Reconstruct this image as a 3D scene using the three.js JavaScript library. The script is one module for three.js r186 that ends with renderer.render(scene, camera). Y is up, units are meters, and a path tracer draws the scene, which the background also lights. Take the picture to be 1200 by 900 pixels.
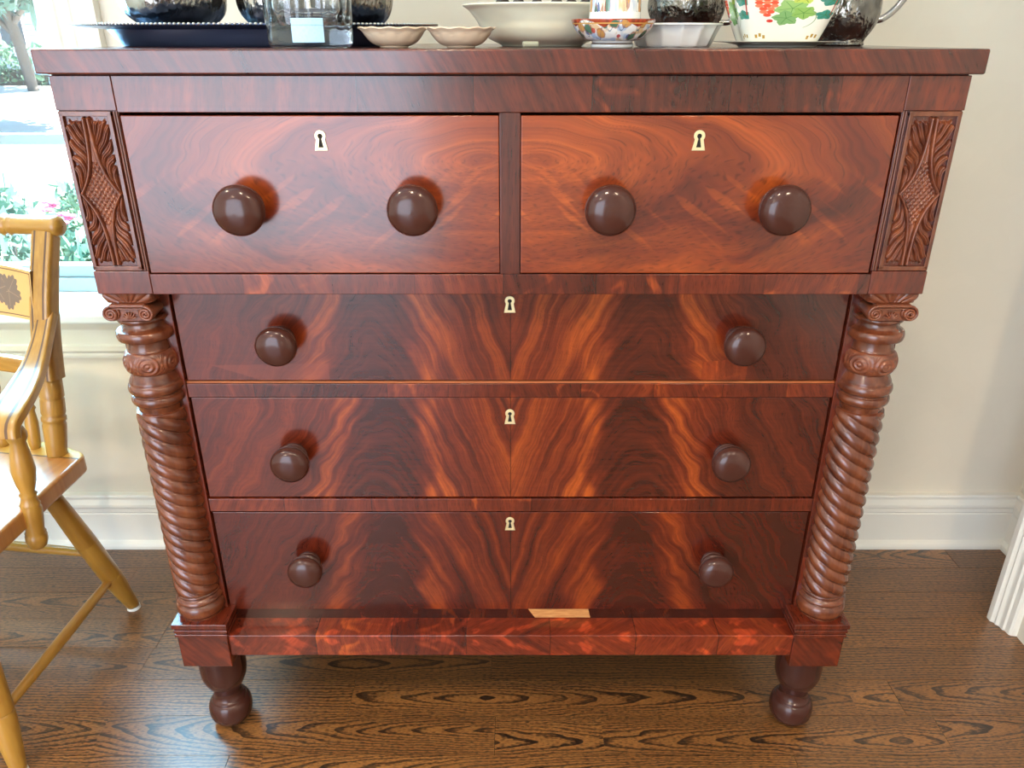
import * as THREE from 'three';
import { RoundedBoxGeometry } from 'three/addons/geometries/RoundedBoxGeometry.js';
import { mergeGeometries } from 'three/addons/utils/BufferGeometryUtils.js';
import { RectAreaLightUniformsLib } from 'three/addons/lights/RectAreaLightUniformsLib.js';

// ---------------------------------------------------------------- camera, sky, sun, area light, exposure
const scene = new THREE.Scene();
const PITCH = 24.3 * Math.PI / 180, FOCAL = 905;
const camera = new THREE.PerspectiveCamera(2 * Math.atan(450 / FOCAL) * 180 / Math.PI, 1200 / 900, 0.05, 200);
camera.position.set(0.0022, 1.19, 1.01);
camera.lookAt(0.0022, 1.19 - Math.sin(PITCH), 1.01 - Math.cos(PITCH));

const renderer = new THREE.WebGLRenderer({ antialias: true });
renderer.toneMapping = THREE.LinearToneMapping;
renderer.toneMappingExposure = 1.06;
renderer.shadowMap.enabled = true;
RectAreaLightUniformsLib.init();

// daylight sky: pale at the horizon, bluer above
{
  const W = 256, H = 128, d = new Float32Array(W * H * 4);
  for (let y = 0; y < H; y++) {
    const el = Math.max(0, (y / (H - 1) - 0.5) * 2);
    const k = Math.pow(el, 0.45);
    for (let x = 0; x < W; x++) {
      const o = (y * W + x) * 4;
      d[o] = 1.05 * (1 - k) + 0.75 * k; d[o + 1] = 1.5 * (1 - k) + 1.45 * k; d[o + 2] = 1.85 * (1 - k) + 2.6 * k; d[o + 3] = 1;
    }
  }
  const t = new THREE.DataTexture(d, W, H, THREE.RGBAFormat, THREE.FloatType);
  t.mapping = THREE.EquirectangularReflectionMapping; t.magFilter = THREE.LinearFilter; t.needsUpdate = true;
  scene.background = t;
}
const sun = new THREE.DirectionalLight(new THREE.Color(1, 0.95, 0.86), 40);
sun.position.set(7.5, 10, -4); sun.target.position.set(0, 0, -3);
sun.castShadow = true; sun.shadow.mapSize.set(2048, 2048);
Object.assign(sun.shadow.camera, { left: -25, right: 25, top: 25, bottom: -25, near: 0.5, far: 80 });
scene.add(sun, sun.target);

// daylight through the glazed doors behind the viewer, seen mirrored in the polish of the chest
const DOORS = { x0: -2.5, x1: -0.45, y0: 0.08, y1: 2.12, z: 3.2 };
{
  const w = DOORS.x1 - DOORS.x0, h = DOORS.y1 - DOORS.y0;
  const l = new THREE.RectAreaLight(new THREE.Color(0.76, 0.84, 1.0), 7, w, h);
  l.position.set((DOORS.x0 + DOORS.x1) / 2, (DOORS.y0 + DOORS.y1) / 2, DOORS.z - 0.02);
  l.lookAt(l.position.x, l.position.y, 0);
  scene.add(l);
}
// daylight of the window beside the chest
{
  const l = new THREE.RectAreaLight(new THREE.Color(0.28, 0.70, 1.0), 58, 0.9, 1.36);
  l.position.set(-1.36, 1.4, -0.90);
  l.lookAt(-1.36, 1.2, 3);
  scene.add(l);
}
const LAMP_POWER = 8.0, LAMP_COLOR = new THREE.Color(1.0, 0.78, 0.53);

// ---------------------------------------------------------------- helpers
let seedState = 12345;
const rnd = () => { seedState = (seedState * 1664525 + 1013904223) >>> 0; return seedState / 4294967296; };
const rr = (a, b) => a + (b - a) * rnd();
const clamp = (v, a = 0, b = 1) => Math.min(b, Math.max(a, v));
const mix = (a, b, t) => a + (b - a) * t;
const sm = (a, b, v) => { const t = clamp((v - a) / (b - a)); return t * t * (3 - 2 * t); };
const gauss = (x, s) => Math.exp(-(x * x) / (s * s));
const PERM = new Uint8Array(512); { let s = 777; const p = [...Array(256).keys()]; for (let i = 255; i > 0; i--) { s = (s * 1103515245 + 12345) & 0x7fffffff; const j = s % (i + 1); [p[i], p[j]] = [p[j], p[i]]; } for (let i = 0; i < 512; i++) PERM[i] = p[i & 255]; }
const fade = (t) => t * t * t * (t * (t * 6 - 15) + 10);
const grad = (h, x, y) => { switch (h & 7) { case 0: return x + y; case 1: return x - y; case 2: return -x + y; case 3: return -x - y; case 4: return 1.4 * x; case 5: return -1.4 * x; case 6: return 1.4 * y; default: return -1.4 * y; } };
function noise(x, y) {                       // gradient noise, about -1 .. 1
  const X = Math.floor(x), Y = Math.floor(y), fx = x - X, fy = y - Y, u = fade(fx), v = fade(fy);
  const a = PERM[(X & 255) + PERM[Y & 255]], b = PERM[((X + 1) & 255) + PERM[Y & 255]], c = PERM[(X & 255) + PERM[(Y + 1) & 255]], d = PERM[((X + 1) & 255) + PERM[(Y + 1) & 255]];
  return mix(mix(grad(a, fx, fy), grad(b, fx - 1, fy), u), mix(grad(c, fx, fy - 1), grad(d, fx - 1, fy - 1), u), v);
}
function fbm(x, y, n = 4) { let s = 0, a = 0.5; for (let i = 0; i < n; i++) { s += a * noise(x, y); x = x * 2.03 + 17.1; y = y * 2.03 + 9.7; a *= 0.5; } return s; }
const mixc = (a, b, t) => [mix(a[0], b[0], t), mix(a[1], b[1], t), mix(a[2], b[2], t)];
function makeTex(w, h, fn, srgb = true, repeat = true) {       // fn(u, v) -> [r, g, b] 0..255, v = 0 at the bottom
  w = Math.round(w); h = Math.round(h);
  const d = new Uint8Array(w * h * 4);
  for (let y = 0; y < h; y++) for (let x = 0; x < w; x++) {
    const c = fn((x + 0.5) / w, (y + 0.5) / h), o = (y * w + x) * 4;
    d[o] = clamp(c[0], 0, 255); d[o + 1] = clamp(c[1], 0, 255); d[o + 2] = clamp(c[2], 0, 255); d[o + 3] = 255;
  }
  const t = new THREE.DataTexture(d, w, h, THREE.RGBAFormat);
  if (srgb) t.colorSpace = THREE.SRGBColorSpace;
  t.magFilter = THREE.LinearFilter; t.minFilter = THREE.LinearFilter;
  if (repeat) t.wrapS = t.wrapT = THREE.RepeatWrapping;
  t.needsUpdate = true;
  return t;
}
const taken = new Map();
function numbered(name) { const n = taken.get(name) ?? 0; taken.set(name, n + 1); return n ? name + '_' + String(n).padStart(3, '0') : name; }
function mesh(name, geo, mat, parent) {
  const m = new THREE.Mesh(geo, mat); m.name = parent ? name : numbered(name); m.castShadow = m.receiveShadow = true;
  (parent ?? scene).add(m); return m;
}
function thing(name, label, category, pos = [0, 0, 0], turn = 0, group) {
  const o = new THREE.Group(); o.name = numbered(name); o.position.set(...pos); o.rotation.y = turn;
  o.userData = { label, category }; if (group) o.userData.group = group;
  scene.add(o); return o;
}
function structure(name) { const o = new THREE.Group(); o.name = numbered(name); o.userData.kind = 'structure'; scene.add(o); return o; }
function part(name, parent) { const o = new THREE.Group(); o.name = name; parent.add(o); return o; }
// uv in metres taken from positions by the main direction of the normal, divided by (W, H), measured from (x0, y0)
function uvm(geo, W = 1, H = 1, x0 = 0, y0 = 0, swap = false) {
  const p = geo.attributes.position, n = geo.attributes.normal, uv = new Float32Array(p.count * 2);
  for (let i = 0; i < p.count; i++) {
    const ax = Math.abs(n.getX(i)), ay = Math.abs(n.getY(i)), az = Math.abs(n.getZ(i));
    let a, b;
    if (az >= ax && az >= ay) { a = p.getX(i); b = p.getY(i); } else if (ay >= ax) { a = p.getX(i); b = p.getY(i) + p.getZ(i); } else { a = p.getX(i) + p.getZ(i); b = p.getY(i); }
    if (swap) [a, b] = [b, a];
    uv[i * 2] = (a - x0) / W; uv[i * 2 + 1] = (b - y0) / H;
  }
  geo.setAttribute('uv', new THREE.BufferAttribute(uv, 2)); return geo;
}
function box(x0, x1, y0, y1, z0, z1, r = 0) {
  const w = x1 - x0, h = y1 - y0, d = z1 - z0;
  const g = r ? new RoundedBoxGeometry(w, h, d, 2, Math.min(r, w * 0.49, h * 0.49, d * 0.49)) : new THREE.BoxGeometry(w, h, d);
  g.translate((x0 + x1) / 2, (y0 + y1) / 2, (z0 + z1) / 2); return g;
}
const merge = (list) => mergeGeometries(list.map((g) => (g.index ? g.toNonIndexed() : g)).map((g) => { for (const k of Object.keys(g.attributes)) if (!['position', 'normal', 'uv'].includes(k)) g.deleteAttribute(k); return g; }));
// surface of nu x nv points from f(u, v) -> [x, y, z]
function surface(f, nu, nv, uvScale = [1, 1], closeU = false) {
  const P = [], UV = [], I = [];
  for (let j = 0; j <= nv; j++) for (let i = 0; i <= nu; i++) { P.push(...f(i / nu, j / nv)); UV.push(i / nu * uvScale[0], j / nv * uvScale[1]); }
  for (let j = 0; j < nv; j++) for (let i = 0; i < nu; i++) { const a = j * (nu + 1) + i, b = a + 1, c = a + nu + 1, d = c + 1; I.push(a, b, d, a, d, c); }
  const g = new THREE.BufferGeometry();
  g.setAttribute('position', new THREE.Float32BufferAttribute(P, 3)); g.setAttribute('uv', new THREE.Float32BufferAttribute(UV, 2)); g.setIndex(I);
  g.computeVertexNormals();
  if (closeU) { const n = g.attributes.normal; for (let j = 0; j <= nv; j++) { const a = j * (nu + 1), b = a + nu; const v = new THREE.Vector3(n.getX(a) + n.getX(b), n.getY(a) + n.getY(b), n.getZ(a) + n.getZ(b)).normalize(); n.setXYZ(a, v.x, v.y, v.z); n.setXYZ(b, v.x, v.y, v.z); } }
  return g;
}
// turned work: list of [radius, height]; smooth by dense sampling of the given profile
function lathe(profile, seg = 40) { const g = new THREE.LatheGeometry(profile.map(([r, y]) => new THREE.Vector2(Math.max(r, 1e-5), y)), seg); return g; }
function smoothProfile(profile, n = 60) { const c = new THREE.CatmullRomCurve3(profile.map(([r, y]) => new THREE.Vector3(r, y, 0)), false, 'centripetal'); return c.getPoints(n).map((p) => [Math.max(p.x, 0.0001), p.y]); }
// radius may vary round the axis: R(phi, y)
function revolve(R, y0, y1, nphi, ny) { return surface((u, v) => { const ph = u * Math.PI * 2, y = mix(y0, y1, v), r = R(ph, y); return [Math.sin(ph) * r, y, Math.cos(ph) * r]; }, nphi, ny, [1, 1], true); }
// a turned stick from A to B: profile of [t 0..1, radius]
function stick(A, B, profile, seg = 20) {
  const a = new THREE.Vector3(...A), b = new THREE.Vector3(...B), L = a.distanceTo(b);
  const pr = [[0.0001, 0], ...profile.map(([t, r]) => [r, t * L]), [0.0001, L]];
  const g = lathe(pr, seg);
  const q = new THREE.Quaternion().setFromUnitVectors(new THREE.Vector3(0, 1, 0), b.clone().sub(a).normalize());
  g.applyQuaternion(q); g.translate(a.x, a.y, a.z); return g;
}
function tube(points, r, seg = 40, rad = 10) { return new THREE.TubeGeometry(new THREE.CatmullRomCurve3(points.map((p) => new THREE.Vector3(...p))), seg, r, rad); }
const std = (o) => new THREE.MeshStandardMaterial(o), phys = (o) => new THREE.MeshPhysicalMaterial(o);

// ---------------------------------------------------------------- materials of the room
const wallTex = makeTex(512, 512, (u, v) => { const n = fbm(u * 6, v * 6, 3) * 5; return [224 + n, 214 + n, 196 + n]; });
const M = {};
M.wall = std({ color: 0xffffff, map: wallTex, roughness: 0.75 });
M.trim = std({ color: new THREE.Color(0.80, 0.77, 0.69), roughness: 0.38 });
M.windowPaint = std({ color: new THREE.Color(0.82, 0.84, 0.84), roughness: 0.35 });
M.ceiling = std({ color: new THREE.Color(0.82, 0.8, 0.76), roughness: 0.9 });
M.backlitSash = std({ color: new THREE.Color(0.30, 0.37, 0.39), roughness: 0.35 });  // window paint darkened to grey-blue: backlit shade of bars and rails in the colour
M.pane = phys({ color: 0xffffff, transmission: 1, thickness: 0, roughness: 0.0, ior: 1.45 });

// ---------------------------------------------------------------- floor of oak boards
const oakTan = [156, 106, 56], oakMid = [112, 72, 37], oakDark = [34, 21, 13];
function oakTex(kind, sd) {
  const L = 1.4, Wd = 0.09;
  const xc = 0.35 + 0.7 * (((sd * 37) % 100) / 100), yc = Wd * (0.35 + 0.3 * (((sd * 53) % 100) / 100));
  return makeTex(2000, 128, (u, v) => {
    const x = u * L, y = v * Wd;
    const wx = 0.010 * fbm(x * 3 + sd, y * 18 + sd * 2, 3), wy = 0.004 * fbm(x * 14 + sd * 3, y * 60, 2);
    let s;
    if (kind === 0) s = (y + wx * 0.9 + wy) * 150;                                            // straight grain
    else if (kind === 1) { const a = (x - xc) * 0.085 + wx, b = y - yc + wy; s = Math.sqrt(a * a + b * b * 1.2) * 210; }   // nested eyes
    else { const b = y - yc + wy * 1.4 + wx; s = (Math.abs(x - xc) * 0.075 + b * b * 22 + wx * 0.6) * 160; }               // cathedral arches
    const r = s + 0.5 * fbm(x * 8, y * 40 + sd, 2), fr = r - Math.floor(r);
    const rag = 0.20 * noise(x * 90 + sd, y * 500);
    let dark = sm(0.50, 0.92, fr + rag * 1.4) * (1 - sm(0.965, 1.0, fr)) * (0.85 + 0.5 * noise(Math.floor(r) * 3.7, sd));
    const pores = sm(0.10, 0.42, noise(x * 110 + sd * 5, y * 900 + sd)) * 0.62, fleck = noise(x * 160 + sd, y * 700) * 0.16;
    const tone = 0.5 + 0.5 * fbm(x * 2.2 + sd * 9, y * 9, 3);
    let c = mixc(oakMid, oakTan, clamp(tone * 1.1 + fleck * 1.5));
    c = mixc(c, oakDark, clamp(dark * 0.95 + pores * (0.75 + dark)));
    return c;
  });
}
const oakMats = [];
for (let i = 0; i < 11; i++) {
  const t = oakTex([0, 1, 2, 0, 2][i % 5], i * 7 + 3);
  const k = 0.82 + 0.3 * ((i * 5) % 7) / 7;
  oakMats.push(phys({ color: new THREE.Color(k, k * 0.98, k * 0.94), map: t, roughness: 0.36, clearcoat: 0.75, clearcoatRoughness: 0.33, bumpMap: t, bumpScale: 0.0004, specularIntensity: 0.9 }));
}
const floor = structure('floor');
mesh('subfloor', box(-2.8, 1.5, -0.12, -0.0035, -0.8, 3.4), std({ color: new THREE.Color(0.03, 0.02, 0.012), roughness: 0.9 }), floor);
{
  const BW = 0.09, z00 = -0.349 - 4 * BW;
  for (let k = 0; k < 20; k++) {
    let z0 = z00 + k * BW, z1 = z0 + BW - 0.0009; if (z1 < -0.64) continue;
    let x = -1.75 + rr(-0.6, 0), first = true;
    while (x < 1.4) {
      const L = rr(0.55, 1.35); let x1 = Math.min(x + L, 1.45);
      if (1.45 - x1 < 0.2) x1 = 1.45;
      const g = box(Math.max(x, -1.75), x1 - 0.0009, -0.018, rr(-0.0003, 0.0), z0, z1);
      uvm(g, 1.4, 0.09, rr(0, 1.4), z0);
      { const uv = g.attributes.uv, p = g.attributes.position; const flip = rnd() < 0.5; for (let i = 0; i < uv.count; i++) { let v = (p.getZ(i) - z0) / 0.09; uv.setY(i, clamp(flip ? 1 - v : v, 0.01, 0.99)); } }
      if (x1 > -1.75) mesh('floor_board', g, oakMats[Math.floor(rnd() * oakMats.length)], floor);
      x = x1;
    }
  }
  // boards outside the photograph, joined
  const outer = [];
  for (let z = z00 + 20 * BW; z < 3.3; z += BW) outer.push(uvm(box(-2.75, 1.45, -0.018, 0, z, z + BW - 0.0009), 1.4, 0.09, rr(0, 1), z));
  for (let z = z00; z < z00 + 19.5 * BW; z += BW) outer.push(uvm(box(-2.75, -1.752, -0.018, 0, z, z + BW - 0.0009), 1.4, 0.09, rr(0, 1), z));
  const m = mesh('floor_board', merge(outer), oakMats[3], floor); m.userData.kind = 'stuff';
}

// ---------------------------------------------------------------- walls
const WZ = -0.63, RX = 1.267, LX = -2.75, FZ = 3.2, CH = 2.55;
const WIN = { x0: -1.82, x1: -0.888, y0: 0.64, y1: 2.1 };
function wall(name, boxes) { const m = mesh(name, merge(boxes.map((b) => uvm(box(...b), 1.3, 1.3))), M.wall); m.userData.kind = 'structure'; return m; }
wall('wall_back', [[LX - 0.2, WIN.x0, 0, CH, WZ - 0.17, WZ], [WIN.x1, RX + 0.2, 0, CH, WZ - 0.17, WZ], [WIN.x0, WIN.x1, 0, WIN.y0 - 0.02, WZ - 0.17, WZ], [WIN.x0, WIN.x1, WIN.y1, CH, WZ - 0.17, WZ]]);
wall('wall_right', [[RX, RX + 0.2, 0, CH, WZ, FZ + 0.2], [1.098, RX, 0, CH, -0.31, 0.62]]);
wall('wall_left', [[LX - 0.2, LX, 0, CH, WZ, FZ + 0.2]]);
wall('wall_front', [[LX, DOORS.x0 - 0.06, 0, CH, FZ, FZ + 0.2], [DOORS.x1 + 0.06, RX, 0, CH, FZ, FZ + 0.2], [DOORS.x0 - 0.06, DOORS.x1 + 0.06, DOORS.y1 + 0.06, CH, FZ, FZ + 0.2]]);
{ const m = mesh('ceiling', box(LX - 0.2, RX + 0.2, CH, CH + 0.2, WZ - 0.6, FZ + 0.2), M.ceiling); m.userData.kind = 'structure'; }

// moulded strip: profile [[out, up], ...] swept along x (towards +z) or z
function strip(profile, a, b, dir) {   // dir 'x': runs along x from a=[x,y,z] length b, outwards = +z ; 'z-': runs along z, outwards = -x ; 'y': runs up, outwards = +z, profile second value = across x
  const s = new THREE.Shape(profile.map(([o, u]) => new THREE.Vector2(o, u)));
  const g = new THREE.ExtrudeGeometry(s, { depth: b, bevelEnabled: false });
  if (dir === 'x') { g.rotateY(-Math.PI / 2); g.rotateY(Math.PI); g.applyMatrix4(new THREE.Matrix4().identity()); }
  g.computeVertexNormals(); g.translate(...a); return g;
}
// prism of a profile: map each profile point (o, u) and run t to a world place
function prism(profile, at, t0, t1) {
  const P = [], I = [], n = profile.length;
  const push = (v) => { P.push(...v); return P.length / 3 - 1; };
  for (let i = 0; i < n; i++) {
    const [a, b] = [profile[i], profile[(i + 1) % n]];
    const q = [at(a[0], a[1], t0), at(b[0], b[1], t0), at(b[0], b[1], t1), at(a[0], a[1], t1)].map(push);
    I.push(q[0], q[1], q[2], q[0], q[2], q[3]);
  }
  const tris = THREE.ShapeUtils.triangulateShape(profile.map(([o, u]) => new THREE.Vector2(o, u)), []);
  for (const t of [t0, t1]) { const base = P.length / 3; profile.forEach(([o, u]) => push(at(o, u, t))); tris.forEach((f) => I.push(...(t === t0 ? [f[2], f[1], f[0]] : f).map((k) => base + k))); }
  const g = new THREE.BufferGeometry(); g.setAttribute('position', new THREE.Float32BufferAttribute(P, 3)); g.setIndex(I);
  const g2 = g.toNonIndexed(); g2.computeVertexNormals(); g2.setAttribute('uv', new THREE.Float32BufferAttribute(new Float32Array(g2.attributes.position.count * 2), 2)); return g2;
}
const arcPts = (cx, cy, r, a0, a1, n) => Array.from({ length: n + 1 }, (_, i) => { const a = mix(a0, a1, i / n); return [cx + r * Math.cos(a), cy + r * Math.sin(a)]; });
const basePro = [[0, 0], [0.026, 0], [0.026, 0.008], [0.024, 0.014], [0.018, 0.020], [0.015, 0.022], [0.015, 0.098], [0.013, 0.102], [0.016, 0.106], [0.015, 0.116], [0.019, 0.121], [0.0185, 0.128], [0.013, 0.140], [0.0125, 0.144], [0.016, 0.148], [0.014, 0.154], [0, 0.155]];
{ const m = mesh('baseboard_back', prism(basePro, (o, u, t) => [t, u, WZ + o], LX, RX), M.trim); m.userData.kind = 'structure'; }
{ const m = mesh('baseboard_right', prism(basePro, (o, u, t) => [RX - o, u, t], WZ, -0.3), M.trim); m.userData.kind = 'structure'; }
// moulded casing standing on the end of the right wall's return
{
  const pro = [[0, 0], [0.030, 0], [0.032, 0.004], [0.032, 0.016], [0.028, 0.019], [0.026, 0.022], [0.027, 0.026], [0.022, 0.031], [0.021, 0.034], [0.021, 0.043], [0.017, 0.046], [0.016, 0.058], [0.012, 0.062], [0.0, 0.064]];
  const m = mesh('trim_1', prism(pro, (o, u, t) => [1.099 - o, t, -0.357 + u], 0, 2.3), M.trim); m.userData.kind = 'structure';
  const m2 = mesh('trim_2', box(1.099, RX, 0, 2.3, -0.357, -0.309), M.trim); m2.userData.kind = 'structure';
}

// ---------------------------------------------------------------- window beside the chest
const win = structure('window_1');
{
  const { x0, x1, y0, y1 } = WIN, gz = -0.765;
  const cas = [[0, 0], [0.022, 0], [0.024, 0.006], [0.024, 0.020], [0.019, 0.024], [0.017, 0.030], [0.017, 0.058], [0.020, 0.062], [0.020, 0.070], [0.015, 0.076], [0.014, 0.095], [0.018, 0.100], [0.018, 0.115], [0.012, 0.120], [0, 0.121]];
  mesh('casing', prism(cas, (o, u, t) => [x1 + 0.102 - u * 0.79, t, WZ + o], 0.66, 2.22), M.trim, win);
  mesh('casing', prism(cas, (o, u, t) => [x0 - 0.102 + u * 0.79, t, WZ + o], 0.66, 2.22), M.trim, win);
  mesh('head_casing', box(x0 - 0.13, x1 + 0.13, 2.1, 2.22, WZ, WZ + 0.022, 0.004), M.trim, win);
  mesh('window_stool', box(x0 - 0.16, x1 + 0.165, 0.615, 0.64, -0.77, -0.575, 0.008), M.windowPaint, win);
  const apr = [[0, 0.520], [0.012, 0.520], [0.014, 0.527], [0.014, 0.533], [0.020, 0.540], [0.020, 0.552], [0.016, 0.556], [0.017, 0.590], [0.024, 0.600], [0.034, 0.612], [0.036, 0.616], [0, 0.616]];
  mesh('apron', prism(apr, (o, u, t) => [t, u, WZ + o], x0 - 0.13, x1 + 0.14), M.trim, win);
  mesh('jamb', box(x1 - 0.022, x1, y0, y1, -0.80, WZ), M.windowPaint, win);
  mesh('jamb', box(x0, x0 + 0.022, y0, y1, -0.80, WZ), M.windowPaint, win);
  mesh('sash_rail', merge([box(x0, x1, y0, 0.672, gz - 0.02, gz + 0.030, 0.003), box(x0, x1, 0.672, 0.700, gz - 0.018, gz + 0.018, 0.003)]), M.backlitSash, win);
  mesh('sash_rail', box(x0, x1, 2.04, y1, gz - 0.02, gz + 0.018), M.backlitSash, win);
  mesh('sash_stile', box(x1 - 0.07, x1 - 0.022, 0.70, 2.04, gz - 0.018, gz + 0.018, 0.003), M.backlitSash, win);
  mesh('sash_stile', box(x0 + 0.022, x0 + 0.07, 0.70, 2.04, gz - 0.018, gz + 0.018, 0.003), M.backlitSash, win);
  for (const y of [0.982, 1.335, 1.69]) mesh('glazing_bar', box(x0 + 0.05, x1 - 0.05, y - 0.0115, y + 0.0115, gz - 0.014, gz + 0.014, 0.004), M.backlitSash, win);
  mesh('glazing_bar', box(-1.378, -1.356, 0.70, 2.04, gz - 0.013, gz + 0.013, 0.004), M.backlitSash, win);
  mesh('pane', box(x0 + 0.06, x1 - 0.06, 0.69, 2.05, gz - 0.001, gz + 0.001), M.pane, win);
}
// glazed doors behind the viewer
const door = structure('door_1');
{
  const { x0, x1, y0, y1, z } = DOORS, zc = z + 0.09, xm = (x0 + x1) / 2;
  mesh('door_frame', merge([box(x0 - 0.06, x0, 0, y1 + 0.06, z, z + 0.14), box(x1, x1 + 0.06, 0, y1 + 0.06, z, z + 0.14), box(x0, x1, y1, y1 + 0.06, z, z + 0.14), box(x0, x1, 0, 0.03, z, z + 0.14)]), M.trim, door);
  for (const [a, b] of [[x0, xm], [xm, x1]]) {
    mesh('door_leaf', merge([box(a, a + 0.09, 0.03, y1, zc - 0.02, zc + 0.02), box(b - 0.09, b, 0.03, y1, zc - 0.02, zc + 0.02), box(a, b, 0.03, 0.2, zc - 0.02, zc + 0.02), box(a, b, y1 - 0.1, y1, zc - 0.02, zc + 0.02)]), M.trim, door);
    mesh('pane', box(a + 0.08, b - 0.08, 0.18, y1 - 0.08, zc - 0.002, zc + 0.002), M.pane, door);
  }
}
// recessed ceiling lamps, each with its own light
{
  const lampGlow = std({ color: 0xffffff, emissive: LAMP_COLOR, emissiveIntensity: 5, roughness: 0.5 });
  const rim = std({ color: new THREE.Color(0.8, 0.8, 0.78), roughness: 0.4 });
  const words = ['nearest the front wall on the left', 'over the middle of the room', 'over the right side of the room', 'close to the window'];
  [[-1.35, 2.6, 1.9], [-0.2, 1.2, 0.9], [0.75, 1.5, 1.1], [-1.5, 0.55, 0.9]].forEach(([x, z, p], i) => {
    const t = thing('ceiling_lamp', 'round recessed ceiling lamp with a warm glow, ' + words[i], 'lamp', [x, CH, z]);
    mesh('lamp_ring', lathe([[0.055, -0.002], [0.075, -0.002], [0.08, -0.006], [0.075, -0.010], [0.055, -0.008], [0.055, -0.002]], 40), rim, t);
    mesh('diffuser', new THREE.CylinderGeometry(0.054, 0.054, 0.004, 40).translate(0, -0.004, 0), lampGlow, t);
    const l = new THREE.SpotLight(LAMP_COLOR, LAMP_POWER * p, 0, 1.25, 0.6, 2);
    l.position.set(x, CH - 0.02, z); l.target.position.set(x, 0, z); l.castShadow = true; l.shadow.radius = 3;
    scene.add(l, l.target);
  });
}

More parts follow.
